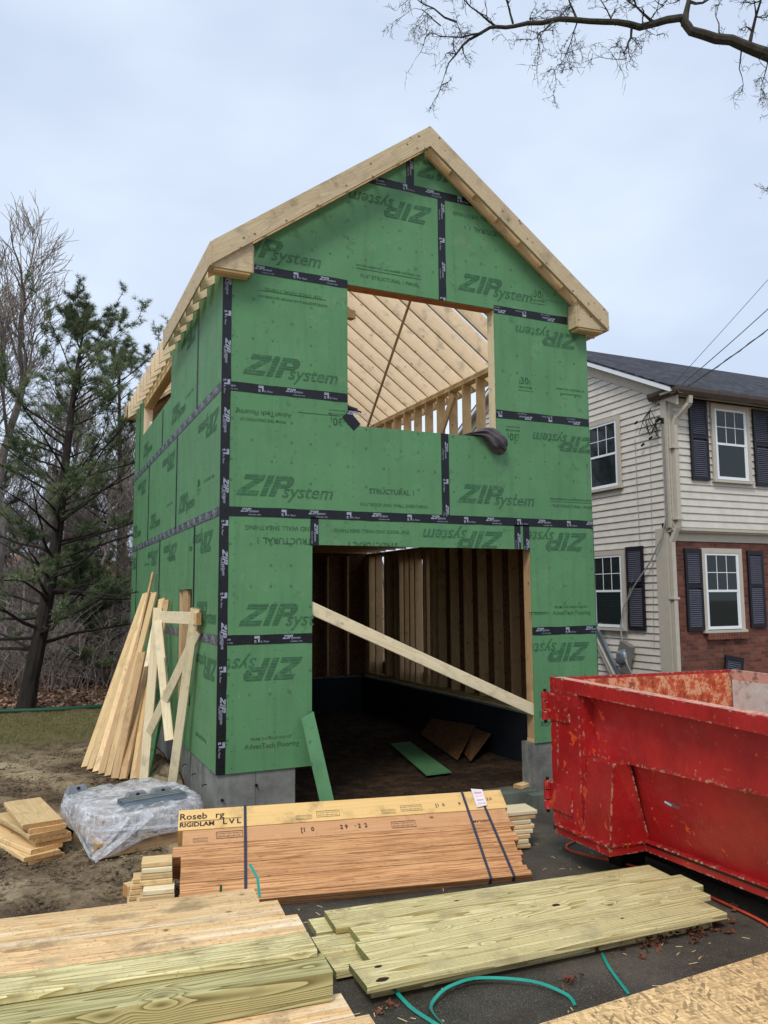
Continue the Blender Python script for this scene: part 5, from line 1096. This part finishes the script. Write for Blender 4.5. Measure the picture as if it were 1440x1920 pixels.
# ---- straps, cord, hose, jacket, tools
def ground_ribbon(pts, w, lab, mat='teal', cat='strap', h=.03):
    m = MB(); P = [Vector((x, y, gdrive(x, y)+hh+.02)) for x, y, hh in pts]
    # smooth it
    Q = []
    for i in range(len(P)-1):
        p0, p1, p2, p3 = P[max(i-1, 0)], P[i], P[i+1], P[min(i+2, len(P)-1)]
        for t in (0, .2, .4, .6, .8): Q.append(.5*((2*p1)+(p2-p0)*t+(2*p0-5*p1+4*p2-p3)*t*t+(-p0+3*p1-3*p2+p3)*t**3))
    Q.append(P[-1])
    for a, b in zip(Q, Q[1:]):
        d = (b-a).normalized(); s = Vector((-d.y, d.x, .5)).normalized()*w/2; n_ = Vector((0, 0, .008)); m.hexa([a-s, a+s, b+s, b-s, a-s+n_, a+s+n_, b+s+n_, b-s+n_])
    return tag(m.build('plastic_strap', M[mat], None, origin=tuple(P[0])), lab, cat)
ground_ribbon([(.66, -11.15, .12), (.70, -11.7, .03), (.78, -12.2, .01), (.9, -12.9, .01)], .06, 'straight teal strap end coming from under the nearest treated board')
ground_ribbon([(.9, -12.6, .02), (.95, -12.0, .05), (1.25, -11.7, .10), (1.63, -11.52, .12), (2.2, -11.5, .12), (2.94, -12.02, .10), (3.22, -12.6, .05), (3.15, -12.95, .02)], .055, 'big curved loop of teal strap on the asphalt')
ground_ribbon([(4.95, -11.45, .02), (4.6, -12.1, .02), (4.2, -13.05, .02)], .05, 'short teal strap piece right of the loop, near the strand board')
MBr = MB(); MBr.ribbon([(-1.22, -5.5, -1.45), (-1.20, -5.45, -1.0)], .06, (1, 0, .1)); 
tag(MB().ribbon([(-1.28, -6.35, -1.30), (-1.26, -6.30, -.98)], .055, (1, 0, 0), t=.01).build('strap_end', M['greenstrap'], None, origin=(-1.28, -6.35, -1.3)), 'dark green strap end sticking up left of the navy strap', 'strap')
tag(MB().ribbon([(-.55, -6.9, -1.15), (-.52, -6.6, -.85), (-.62, -6.3, -.62)], .06, (1, 0, 0), t=.01).build('strap_end', M['teal'], None, origin=(-.55, -6.9, -1.1)), 'bent teal strap end sticking up beside the navy strap', 'strap')
cz = lambda x, y: (x, y, gdrive(x, y)+.06)
cp = [cz(11.5, -3.4), cz(10.0, -4.3), cz(9.25, -4.7), cz(9.0, -5.2), cz(9.15, -6.0), cz(9.35, -6.6), cz(9.5, -8.0), cz(9.3, -9.5), cz(9.15, -10.5), cz(8.85, -11.9), cz(8.3, -13.0), cz(8.5, -15)]
cc = []
for i in range(len(cp)-1):
    p0, p1, p2, p3 = [Vector(cp[max(0, min(len(cp)-1, i+k))]) for k in (-1, 0, 1, 2)]
    for t in (0, .25, .5, .75): cc.append(.5*((2*p1)+(p2-p0)*t+(2*p0-5*p1+4*p2-p3)*t*t+(-p0+3*p1-3*p2+p3)*t**3))
tag(MB().tube(cc, .032, 8).build('extension_cord', M['cord'], None, origin=cp[3], smooth=True), 'orange extension cord running under the dumpster over the asphalt', 'cord')
hp = [(x, 25.4-.08*x+.35*math.sin(x*.5), -1.0) for x in [-14+i*.8 for i in range(22)]]
tag(MB().tube(hp, .14, 10).build('green_hose', M['hose'], None, origin=hp[0], smooth=True), 'dark green tube lying along the edge between grass and leaf litter', 'tube')
# jacket: lumpy cloth over the window sill
def cloth(name, path, lab):
    m = MB(); NP = len(path); K = 40; vs = []
    for i, (x, y, z, rx, rzz, tw) in enumerate(path):
        for k in range(K):
            a = 2*math.pi*k/K; f = 1+.2*math.sin(3*a+tw*1.7)+.16*math.sin(6*a-tw*2.6)+.3*mnoise.noise(Vector((math.cos(a)*2, math.sin(a)*2, i*.55)))+.30*mnoise.noise(Vector((math.cos(a)*5, math.sin(a)*5, i*1.3)))
            vs.append((x+.0, y+rx*math.cos(a)*f, z+rzz*math.sin(a)*f))
    m.add(vs, [(i*K+k, i*K+(k+1) % K, (i+1)*K+(k+1) % K, (i+1)*K+k) for i in range(NP-1) for k in range(K)]+[tuple(range(K))[::-1], tuple((NP-1)*K+k for k in range(K))])
    o = m.build(name, M['jacket'], None, origin=path[0][:3], smooth=True); md = o.modifiers.new('s', 'SUBSURF'); md.levels = 1; md.render_levels = 2; return tag(o, lab, 'jacket')
cloth('jacket', [(8.85, .25, 11.12, .05, .02, 0), (9.05, .2, 11.16, .2, .05, .3), (9.35, .12, 11.2, .3, .09, .8), (9.6, .0, 11.2, .34, .16, 1.2), (9.76, -.12, 11.08, .32, .28, 1.6), (9.92, -.2, 10.98, .30, .36, 2.1), (10.1, -.22, 10.90, .28, .38, 2.7), (10.27, -.22, 10.83, .26, .33, 3.3), (10.4, -.2, 10.78, .2, .24, 3.9), (10.47, -.18, 10.76, .08, .1, 4.2)], 'charcoal jacket draped over the right end of the upper window sill')
TL = thing('nail_gun', (4.5, .3, 11.1), 'black nail gun standing on the left end of the upper window sill', 'tool')
MB().box(4.34, 4.52, .2, .5, 11.05, 11.22).box(4.40, 4.56, .22, .42, 11.2, 11.62).build('handle', M['tool'], TL, origin=(4.45, .3, 11.2)); MB().tube([(4.32, .3, 11.72), (4.72, .25, 11.66)], [.13, .08], 10).tube([(4.72, .25, 11.66), (4.88, .25, 11.62)], .03, 8).box(4.36, 4.60, .15, .45, 11.02, 11.16).build('barrel', M['tool'], TL, origin=(4.5, .3, 11.7))
LVt = MB().box(-.04, .04, -.06, .06, 0, 2.6); 
tag(board('spirit_level', (13.7, 16.9, 10.5), (13.75, 17.4, 12.9), .16, .08, (-1, 0, 0), M['yellow'], None), 'yellow spirit level leaning on the studs seen through the upper window', 'spirit level')

# ================================================================== TREES AND BRUSH
def grow(m, rnd, p, d, L, r, depth, maxd, spread, up, seg=3, twigs=None, sides=(7, 6, 5, 4, 3, 3, 3), nchild=(3, 4), droop=0):
    r = max(r, .022); pts = [p]; rad = [r]; q = p; dd = d; r1 = r*.66 if depth < maxd else r*.6
    for i in range(seg):
        dd = (dd+Vector((rnd.gauss(0, .16), rnd.gauss(0, .16), rnd.gauss(0, .12)+up*.12-droop*.1))).normalized(); q = q+dd*(L/seg); pts.append(q); rad.append(r+(r1-r)*(i+1)/seg)
    m.tube(pts, rad, sides[min(depth, 6)], cap=False)
    if depth >= maxd:
        if twigs is not None: twigs.append((q, dd))
        return
    n = rnd.randint(*nchild)
    for k in range(n):
        t = rnd.uniform(.35, 1.0) if k else 1.0; i = min(seg-1, int(t*seg)); base = pts[i].lerp(pts[i+1], t*seg-i if t < 1 else 1)
        ax_ = dd.orthogonal().normalized(); ax_.rotate(Matrix.Rotation(rnd.uniform(0, 6.28), 3, dd)); nd = dd.copy(); nd.rotate(Matrix.Rotation(rnd.uniform(.35, 1)*spread*(1 if k else .4), 3, ax_)); nd = (nd+Vector((0, 0, up*.3))).normalized()
        grow(m, rnd, base, nd, L*rnd.uniform(.58, .82), (r1 if k == 0 else r1*rnd.uniform(.5, .8)), depth+1, maxd, spread, up, seg, twigs, sides, nchild, droop)
def bare_tree(seed, H, r, maxd=5, spread=.75):
    rnd = random.Random(seed); tr = MB(); h0 = H*.32; lean_ = Vector((rnd.gauss(0, .05), rnd.gauss(0, .05), 1))
    top = lean_*h0; tr.tube([(0, 0, -1.5), tuple(top*.4+Vector((rnd.gauss(0, .1), 0, 0))), tuple(top)], [r*1.25, r, r*.85], 8, cap=False)
    cr_ = MB()
    grow(cr_, rnd, top, lean_.normalized(), H*.22, r*.85, 0, maxd, spread, .35, 3)
    for k in range(3):
        d = Vector((rnd.gauss(0, 1), rnd.gauss(0, 1), .9)).normalized(); grow(cr_, rnd, top*rnd.uniform(.6, .95), d, H*.17, r*.4, 1, maxd, spread, .35, 3)
    return tr, cr_
protos = []
for s, (H, r, md) in enumerate(((34, .42, 6), (30, .3, 5), (26, .22, 5), (38, .5, 6))):
    tr, cr_ = bare_tree(20+s, H, r, md)
    mts = M['barkgrey'] if s != 1 else M['brush']
    root = bpy.data.objects.new('bare_tree', None); a = tr.build('trunk', mts); b = cr_.build('crown', mts); link(root)
    for o in (a, b): o.parent = root
    protos.append([root, a, b])
used = [False]*4
def put_tree(k, x, y, z, rot, sc, label, group=None):
    r0, a0, b0 = protos[k]
    if not used[k]: r, parts = r0, None; used[k] = True
    else:
        r = r0.copy(); COL.objects.link(r)
        for q in (a0, b0): c = q.copy(); COL.objects.link(c); c.parent = r
    r.matrix_basis = Matrix.Translation(Vector((x, y, z))*F) @ Matrix.Rotation(rot, 4, 'Z') @ Matrix.Scale(sc, 4)
    tag(r, label, 'tree', group)
put_tree(0, -8.0, 42, -.5, .4, 1.05, 'tall bare tree rising above the left edge of the picture, behind the pine')
put_tree(3, -6.6, 46, -.3, 3.4, .95, 'tall bare tree with a wide twiggy crown, just left of the pine top')
put_tree(2, -9.6, 54, 0, 1.9, 1.15, 'slender tall bare tree at the far left edge, behind the two larger ones')
put_tree(3, -1.2, 58, 0, 5.1, .74, 'bare tree standing between the big pine and the dark pine')
put_tree(0, -3.4, 64, 0, 2.9, .98, 'tall bare tree showing faintly through the top of the big pine')
put_tree(1, 3.2, 50, 0, 1.1, .86, 'slim bare tree showing above the rafters behind the left corner of the garage')
rw = random.Random(77); gw = 'bare trees in the woods on the left'
for i in range(85):
    ang = rw.uniform(-.5, .32); dist = rw.uniform(60, 150); x = CAM.x+math.sin(ang+.02)*dist; y = CAM.y+math.cos(ang)*dist
    put_tree(rw.randint(0, 3), x, y, gleft(x, y)-.2, rw.uniform(0, 6.28), rw.uniform(.36, .56), 'bare grey-brown tree standing among many others in the woods on the left', gw)
for i, (x, y, s) in enumerate(((24, 44, .62), (18, 52, .6), (28, 56, .6), (22, 66, .6), (34, 62, .55), (40, 70, .55), (14, 62, .5))): put_tree(i % 4, x, y, -2, i*1.3, s, 'bare tree behind the garage, glimpsed between the upper studs or above the far roof', 'bare trees behind the garage and the cream house')
# brush: a thicket no one could count
rb = random.Random(5); m = MB()
for i in range(5600):
    ang = rb.uniform(-.62, .30); dist = 57+rb.random()**1.3*50; x = CAM.x+math.sin(ang)*dist; y = CAM.y+math.cos(ang)*dist; z = gleft(x, y); h = rb.uniform(3, 9)*(1+.25*mnoise.noise(Vector((x*.15, y*.15, 0))))
    p = Vector((x, y, z-.1)); d = Vector((rb.gauss(0, .28), rb.gauss(0, .28), 1)); pts = [p]
    for k in range(4): p = p+d.normalized()*(h/4); d += Vector((rb.gauss(0, .3), rb.gauss(0, .3), rb.gauss(-.02, .1))); pts.append(p)
    rr0 = rb.uniform(.014, .045); m.tube(pts, [rr0*(1-k*.2) for k in range(5)], 3, cap=False)
    for b_ in range(3):
        q = pts[rb.randint(1, 3)]; e = q+Vector((rb.gauss(0, 1), rb.gauss(0, 1), rb.uniform(.2, 1.6))); m.tube([q, q.lerp(e, .5)+Vector((0, 0, .15)), e], [.022, .018, .01], 3, cap=False)
tag(m.build('brush', M['brush'], None), 'dense leafless brush filling the woods behind the lawn', 'brush', kind='stuff')
# leaf litter
m = MB(); rl = random.Random(6)
for i in range(26000):
    ang = rl.uniform(-.6, .2); dist = 50+rl.random()**1.5*45; x = CAM.x+math.sin(ang)*dist; y = CAM.y+math.cos(ang)*dist
    if y < 25.4-.08*x: continue
    s = rl.uniform(.09, .2); z = gleft(x, y)+rl.uniform(.0, .12); a = rl.uniform(0, 6.28); n_ = Vector((rl.gauss(0, .5), rl.gauss(0, .5), 1)).normalized(); t1 = n_.orthogonal().normalized(); t1.rotate(Matrix.Rotation(a, 3, n_)); t2 = n_.cross(t1); c = Vector((x, y, z))
    m.cur = i % 3; m.add([c-t1*s, c+t2*s*.6, c+t1*s, c-t2*s*.6], [(0, 1, 2, 3)])
tag(m.build('leaf_litter', [plain('pale_leaf', (164, 134, 110), .8), plain('brown_leaf', (112, 78, 58), .8), plain('grey_leaf', (138, 118, 104), .8)], None), 'brown fallen leaves covering the slope under the trees', 'leaves', kind='stuff')
# lawn blades
m = MB()
for i in range(24000):
    x = rl.uniform(-14, -.3); y = rl.uniform(11.5, 25.6); f = mnoise.noise(Vector((x*.5, y*.5, 2)))
    if y < 16+3*f: 
        if rl.random() > (y-11.5)/7: continue
    z = gleft(x, y)-.02; h = rl.uniform(.06, .16); a = rl.uniform(0, 3.14); dx_, dy_ = math.cos(a)*.012, math.sin(a)*.012; m.cur = 0 if rl.random() < .45 else 1
    m.add([(x-dx_, y-dy_, z), (x+dx_, y+dy_, z), (x+rl.gauss(0, .04), y+rl.gauss(0, .04), z+h)], [(0, 1, 2)])
tag(m.build('lawn', [plain('green_blade', (98, 108, 60), .8), plain('dry_blade', (142, 128, 88), .8)], None), 'thin patchy lawn between the dirt and the leaf litter', 'grass', kind='stuff')
# dead leaves on the asphalt, crumbs and clods
m = MB()
for cx, cy, n_, sp in ((2.4, -10.75, 14, .25), (3.5, -10.45, 8, .2), (4.8, -10.9, 6, .2), (6.4, -11.3, 40, .6), (7.4, -11.5, 30, .5), (.4, -11.6, 6, .15), (3.7, -12.2, 8, .2), (8.3, -10.6, 14, .5), (5.5, -11.9, 4, .3)):
    for i in range(n_):
        x = cx+rl.gauss(0, sp); y = cy+rl.gauss(0, sp*.5); c = Vector((x, y, gdrive(x, y)+rl.uniform(.01, .07))); s = rl.uniform(.05, .12); nn = Vector((rl.gauss(0, .5), rl.gauss(0, .5), 1)).normalized(); t1 = nn.orthogonal().normalized(); t1.rotate(Matrix.Rotation(rl.uniform(0, 6), 3, nn)); t2 = nn.cross(t1)
        P = [c+(t1*math.cos(k*.785)+t2*math.sin(k*.785))*s*(1 if k % 2 else .45)+nn*.02*(k % 3) for k in range(8)]; m.add(P+[c], [(8, k, (k+1) % 8) for k in range(8)])
tag(m.build('fallen_leaves', M['leafbrown'], None), 'curled dead brown leaves scattered along the treated boards on the asphalt', 'leaves', kind='stuff')
m = MB()
def clod(x, y, z, s):
    b = len(m.v); vs = []
    for (a, b_, c) in ((1, 0, 0), (-1, 0, 0), (0, 1, 0), (0, -1, 0), (0, 0, 1), (0, 0, -1)): k = s*rl.uniform(.6, 1.2); vs.append((x+a*k, y+b_*k, z+c*k*.7))
    m.add(vs, [(0, 2, 4), (2, 1, 4), (1, 3, 4), (3, 0, 4), (2, 0, 5), (1, 2, 5), (3, 1, 5), (0, 3, 5)])
for i in range(9000):
    if rl.random() < .8: x = rl.uniform(-9, -1.4); y = -8+rl.random()*20
    else: x = rl.uniform(1, 13.5); y = rl.uniform(.9, 14)
    clod(x, y, ground_z(x, y)+.01, rl.choice((.02, .02, .03, .045, .07)))
tag(m.build('dirt_clods', M['ground'], None), 'small clods and stones on the bare dirt', 'clods', kind='stuff')
m = MB()
for i in range(170):
    x = rl.uniform(-1, 9.5); y = rl.uniform(-13.5, -2); a = rl.uniform(0, 3.14); l = rl.uniform(.02, .10); z = gdrive(x, y)+.012; m.hexa([(x+u*math.cos(a)*l-v*math.sin(a)*.008, y+u*math.sin(a)*l+v*math.cos(a)*.008, z+h) for h in (0, .008) for u, v in ((-1, -1), (1, -1), (1, 1), (-1, 1))])
tag(m.build('wood_chips', M['golden'], None), 'tiny wood splinters and sawdust strewn over the asphalt', 'wood chips', kind='stuff')
# ---- white pines
def pine(name, x, y, z0, H, r, label, seed, nl, llen, zmin=2.5, lean_=(0.07, 0), nn=20, dens=1.0):
    rnd = random.Random(seed); root = thing(name, (x, y, z0), label, 'tree'); B = Vector((x, y, z0))
    axis_ = lambda t: B+Vector((lean_[0]*H*t+.25*math.sin(t*5), lean_[1]*H*t, H*t))
    tr = MB(); tr.tube([tuple(axis_(i/14)-Vector((0, 0, .6 if i == 0 else 0))) for i in range(15)], [r*(1.25 if i == 0 else 1)*(1-i/14)**.8+.03 for i in range(15)], 10, cap=False); tr.build('trunk', M['bark'], root, origin=(x, y, z0))
    lb_ = MB(); nd = MB()
    def tuft(c, d, s):
        for k in range(nn):
            v = (d*rnd.uniform(-.1, 1)+Vector((rnd.gauss(0, .55), rnd.gauss(0, .55), rnd.gauss(.10, .42)))).normalized()*s*rnd.uniform(.6, 1.2); w = v.orthogonal().normalized()*.011; w.rotate(Matrix.Rotation(rnd.uniform(0, 6.28), 3, v.normalized()))
            nd.add([c-w, c+w, c+v], [(0, 1, 2)])
    def spray(q, d, L, rad, dep):
        e = q; dd = d.copy(); pts = [q]
        for k in range(4): dd = (dd+Vector((rnd.gauss(0, .2), rnd.gauss(0, .2), rnd.gauss(.03, .1)))).normalized(); pts.append(pts[-1]+dd*L/4)
        lb_.tube(pts, [rad*(1-k*.2) for k in range(5)], 3, cap=False)
        if dep:
            for k in (1, 2, 3, 4):
                for sg in (-1, 1):
                    if rnd.random() < .6*dens: sv_ = Vector((-dd.y, dd.x, 0))*sg; spray(pts[k], (dd*.8+sv_+Vector((0, 0, rnd.uniform(-.1, .35)))).normalized(), L*rnd.uniform(.3, .55), rad*.5, dep-1)
        for k in range(2 if dep else 1, 5):
            for q_ in range(2):
                if rnd.random() < .8: tuft(pts[k-1].lerp(pts[k], rnd.random())+Vector((rnd.gauss(0, .07), rnd.gauss(0, .07), rnd.gauss(.03, .05))), dd, rnd.uniform(.26, .42))
    for i in range(nl):
        t = zmin/H+(1-zmin/H)*(i/nl); t = min(.98, t+rnd.uniform(-.01, .01)); a = rnd.uniform(0, 6.28)
        prof = min(1, (1-t)*3.6+.16)*(1-.25*t); L = llen*prof*rnd.uniform(.45, 1.1)+.7; d = Vector((math.cos(a), math.sin(a), rnd.uniform(-.12, .25)+1.1*t*t)).normalized(); p = axis_(t); pts = [p]; dd = d.copy()
        for k in range(7): dd = (dd+Vector((rnd.gauss(0, .13), rnd.gauss(0, .13), rnd.gauss(.03, .09)))).normalized(); pts.append(pts[-1]+dd*L/7)
        rb_ = r*.22*(1-t)+.035; lb_.tube(pts, [rb_*(1-k/7.8) for k in range(8)], 5, cap=False)
        dead = rnd.random() < (.45 if t < .45 else .12)
        for k in range(2 if L > 3 else 1, 8):
            for sg in (-1, 1):
                if rnd.random() < .62*dens:
                    sv_ = Vector((-d.y, d.x, 0))*sg; sd = (dd*.6+sv_*rnd.uniform(.4, 1)+Vector((0, 0, rnd.uniform(-.15, .5)))).normalized()
                    if dead:
                        e = pts[k]+sd*rnd.uniform(.4, 1.6); lb_.tube([pts[k], pts[k].lerp(e, .5)+Vector((0, 0, .06)), e], [.025, .018, .01], 3, cap=False)
                    else: spray(pts[k], sd, L*.20*rnd.uniform(.7, 1.5)*(1.15-k/10)+.35, .03, 1)
        if not dead: spray(pts[-1], dd, L*.14+.35, .03, 1)
    lb_.build('limbs', M['bark'], root, origin=(x, y, z0)); nd.build('needles', M['needle'], root, origin=(x, y, z0))
pine('white_pine', -5.25, 26.3, -1.15, 23.5, .46, 'large white pine with a dark trunk at the left edge of the lawn', 9, 80, 8.8, 3.4, (.12, .02), nn=15, dens=.64)
pine('white_pine', 1.6, 46, -.5, 27, .42, 'dark pine standing close behind the left rear corner of the garage', 10, 54, 8.0, 3, (.0, 0), nn=11, dens=.66)
pine('white_pine', -9.5, 50, -.3, 20, .35, 'smaller pine behind the large one at the far left edge', 12, 40, 7.5, 3, (.0, 0), nn=12, dens=.8)
pine('pine_sapling', -1.6, 36, -.8, 8.5, .12, 'low bushy young pine beyond the lawn, left of the leaning studs', 13, 30, 4.2, .8, (.0, 0), nn=14, dens=.8)
# dead limb and small stumps
for i, (x, y, h) in enumerate(((-5.6, 38.5, 7), (-3.4, 37.5, 5.2))): tag(MB().tube([(x, y, -1), (x+.1, y, h*.5), (x+.15, y, h)], [.16, .13, .08], 7).build('slender_trunk', M['brush'], None, origin=(x, y, -1)), ['slender brown trunk left of the second, behind the big pine', 'slender brown trunk just right of the big pine, among the leaves'][i], 'tree')
tag(MB().tube([(-10, 43, -.2), (-8.6, 44.5, .35), (-7.2, 46, .8), (-6.4, 47, 1.5)], [.3, .26, .2, .1], 7).build('fallen_log', M['bark'], None, origin=(-10, 43, 0)), 'dark fallen log among the leaves at the far left edge', 'log')
# ---- overhanging bare limb at the upper right, growing from a tree that stands outside the frame
OT = thing('overhanging_tree', (19.5, -12.5, -1.8), 'bare tree outside the right edge whose limb reaches across the top right sky', 'tree')
MB().tube([(19.5, -12.5, -3), (19.2, -12.4, 6), (18.7, -12.2, 13), (18.2, -12.0, 17), (17.8, -11.6, 24)], [1.0, .8, .7, .6, .4], 12).build('trunk', M['bark'], OT, origin=(19.5, -12.5, -2))
RT = random.Random(31)
lm = MB()
main = [(18.2, -12.0, 17.0), (16.0, -11.2, 18.6), (12.9, -10.1, 20.1), (11.9, -9.7, 20.55), (10.9, -9.25, 20.75), (10.65, -9.15, 21.15), (9.6, -8.7, 20.95), (8.7, -8.3, 21.1), (7.5, -7.8, 21.1), (6.4, -7.2, 21.1), (5.8, -6.95, 20.95), (5.3, -6.7, 20.65)]
mp_ = []
for i in range(len(main)-1):
    for k in range(3): q = Vector(main[i]).lerp(Vector(main[i+1]), k/3); mp_.append(q+Vector((0, .0, .12))+Vector((.06*mnoise.noise(q*1.3), .05*mnoise.noise(q*1.7), .13*mnoise.noise(q*1.5+Vector((5, 5, 5))))))
mp_.append(Vector(main[-1])+Vector((0, 0, .1))); rs_ = [.31, .24, .17, .14, .128, .11, .09, .08, .07, .058, .045, .036]
lm.tube(mp_, [rs_[i//3]+(rs_[min(11, i//3+1)]-rs_[i//3])*(i % 3)/3+.008*mnoise.noise(mp_[i]*4) for i in range(len(mp_))], 9)
def twig(p, d, L, r, depth, droop):
    if depth == 3: p = Vector(p)+Vector((0, 0, .12)); r = r*.72; L *= .92
    pts = [Vector(p)]; dd = Vector(d).normalized(); n_ = 5
    for k in range(n_): dd = (dd+Vector((RT.gauss(0, .26), RT.gauss(0, .26), RT.gauss(-droop*.6, .26)))).normalized(); pts.append(pts[-1]+dd*L/n_)
    lm.tube(pts, [r*(1-k/(n_+.8)) for k in range(n_+1)], 5 if r > .03 else 3, cap=False)
    if depth > 0:
        for k in range(1, n_+1):
            for rep in range(2 if depth > 1 else RT.randint(1, 2)):
                if RT.random() < .62:
                    nd_ = (dd*.6+Vector((RT.gauss(0, .7), RT.gauss(0, .7), RT.gauss(-droop*.7, .65)))).normalized(); twig(pts[k], nd_, L*RT.uniform(.32, .6), max(.007, r*.45), depth-1, droop)
twig((5.3, -6.7, 20.65), (-1, .3, -.45), 1.6, .055, 3, .12); twig((5.6, -6.85, 20.8), (-.9, .3, -.9), 1.9, .05, 3, .06)
twig((6.0, -7.0, 21.0), (-.6, .2, .7), 1.7, .05, 3, .0); twig((6.4, -7.2, 21.1), (-.4, .2, 1), 1.5, .05, 3, -.05); twig((7.4, -7.75, 21.1), (-.5, .1, -1), 1.9, .05, 3, .05)
twig((8.0, -8.0, 21.1), (-.1, .2, 1), 1.6, .055, 3, 0); twig((8.0, -8.0, 21.1), (.0, .2, -.8), 1.5, .035, 3, .05); twig((9.4, -8.6, 21.0), (-.2, .2, -1), 2.1, .055, 3, .03)
twig((10.1, -8.9, 21.0), (-.8, .1, .2), 1.7, .07, 3, .02); twig((10.75, -9.2, 21.0), (-.1, .0, 1), 2.2, .15, 3, -.1); twig((12.4, -9.9, 20.4), (.0, .1, 1), 2.0, .08, 3, 0); twig((12.2, -9.8, 20.4), (-.2, .2, -1), 1.3, .025, 2, .1)
twig((12.9, -10.1, 20.1), (-.1, .2, -1), 1.9, .03, 3, .1); twig((9.0, -8.4, 21.0), (-.3, .2, .9), 1.3, .04, 3, .0); twig((6.9, -7.5, 21.1), (.0, .2, .9), 1.3, .04, 3, 0); twig((11.6, -9.6, 20.6), (.1, .1, 1), 1.5, .04, 3, 0)
twig((5.0, -6.5, 21.2), (-1, .2, .25), 2.0, .045, 3, .08); twig((4.6, -6.3, 21.1), (-1, .4, .1), 1.6, .03, 3, .18)
lm.tube([(17.8, -11.6, 20), (16.0, -10.6, 18.2), (14.8, -10.2, 17.2), (14.0, -10.0, 16.5)], [.1, .07, .05, .03], 5); twig((14.0, -10.0, 16.5), (-1, .2, .0), 1.2, .025, 3, 0); twig((13.9, -10.0, 16.4), (-1, .2, -.3), 1.0, .02, 3, 0)
lm.build('limb', M['barkbranch'], OT, origin=(16, -11, 18))
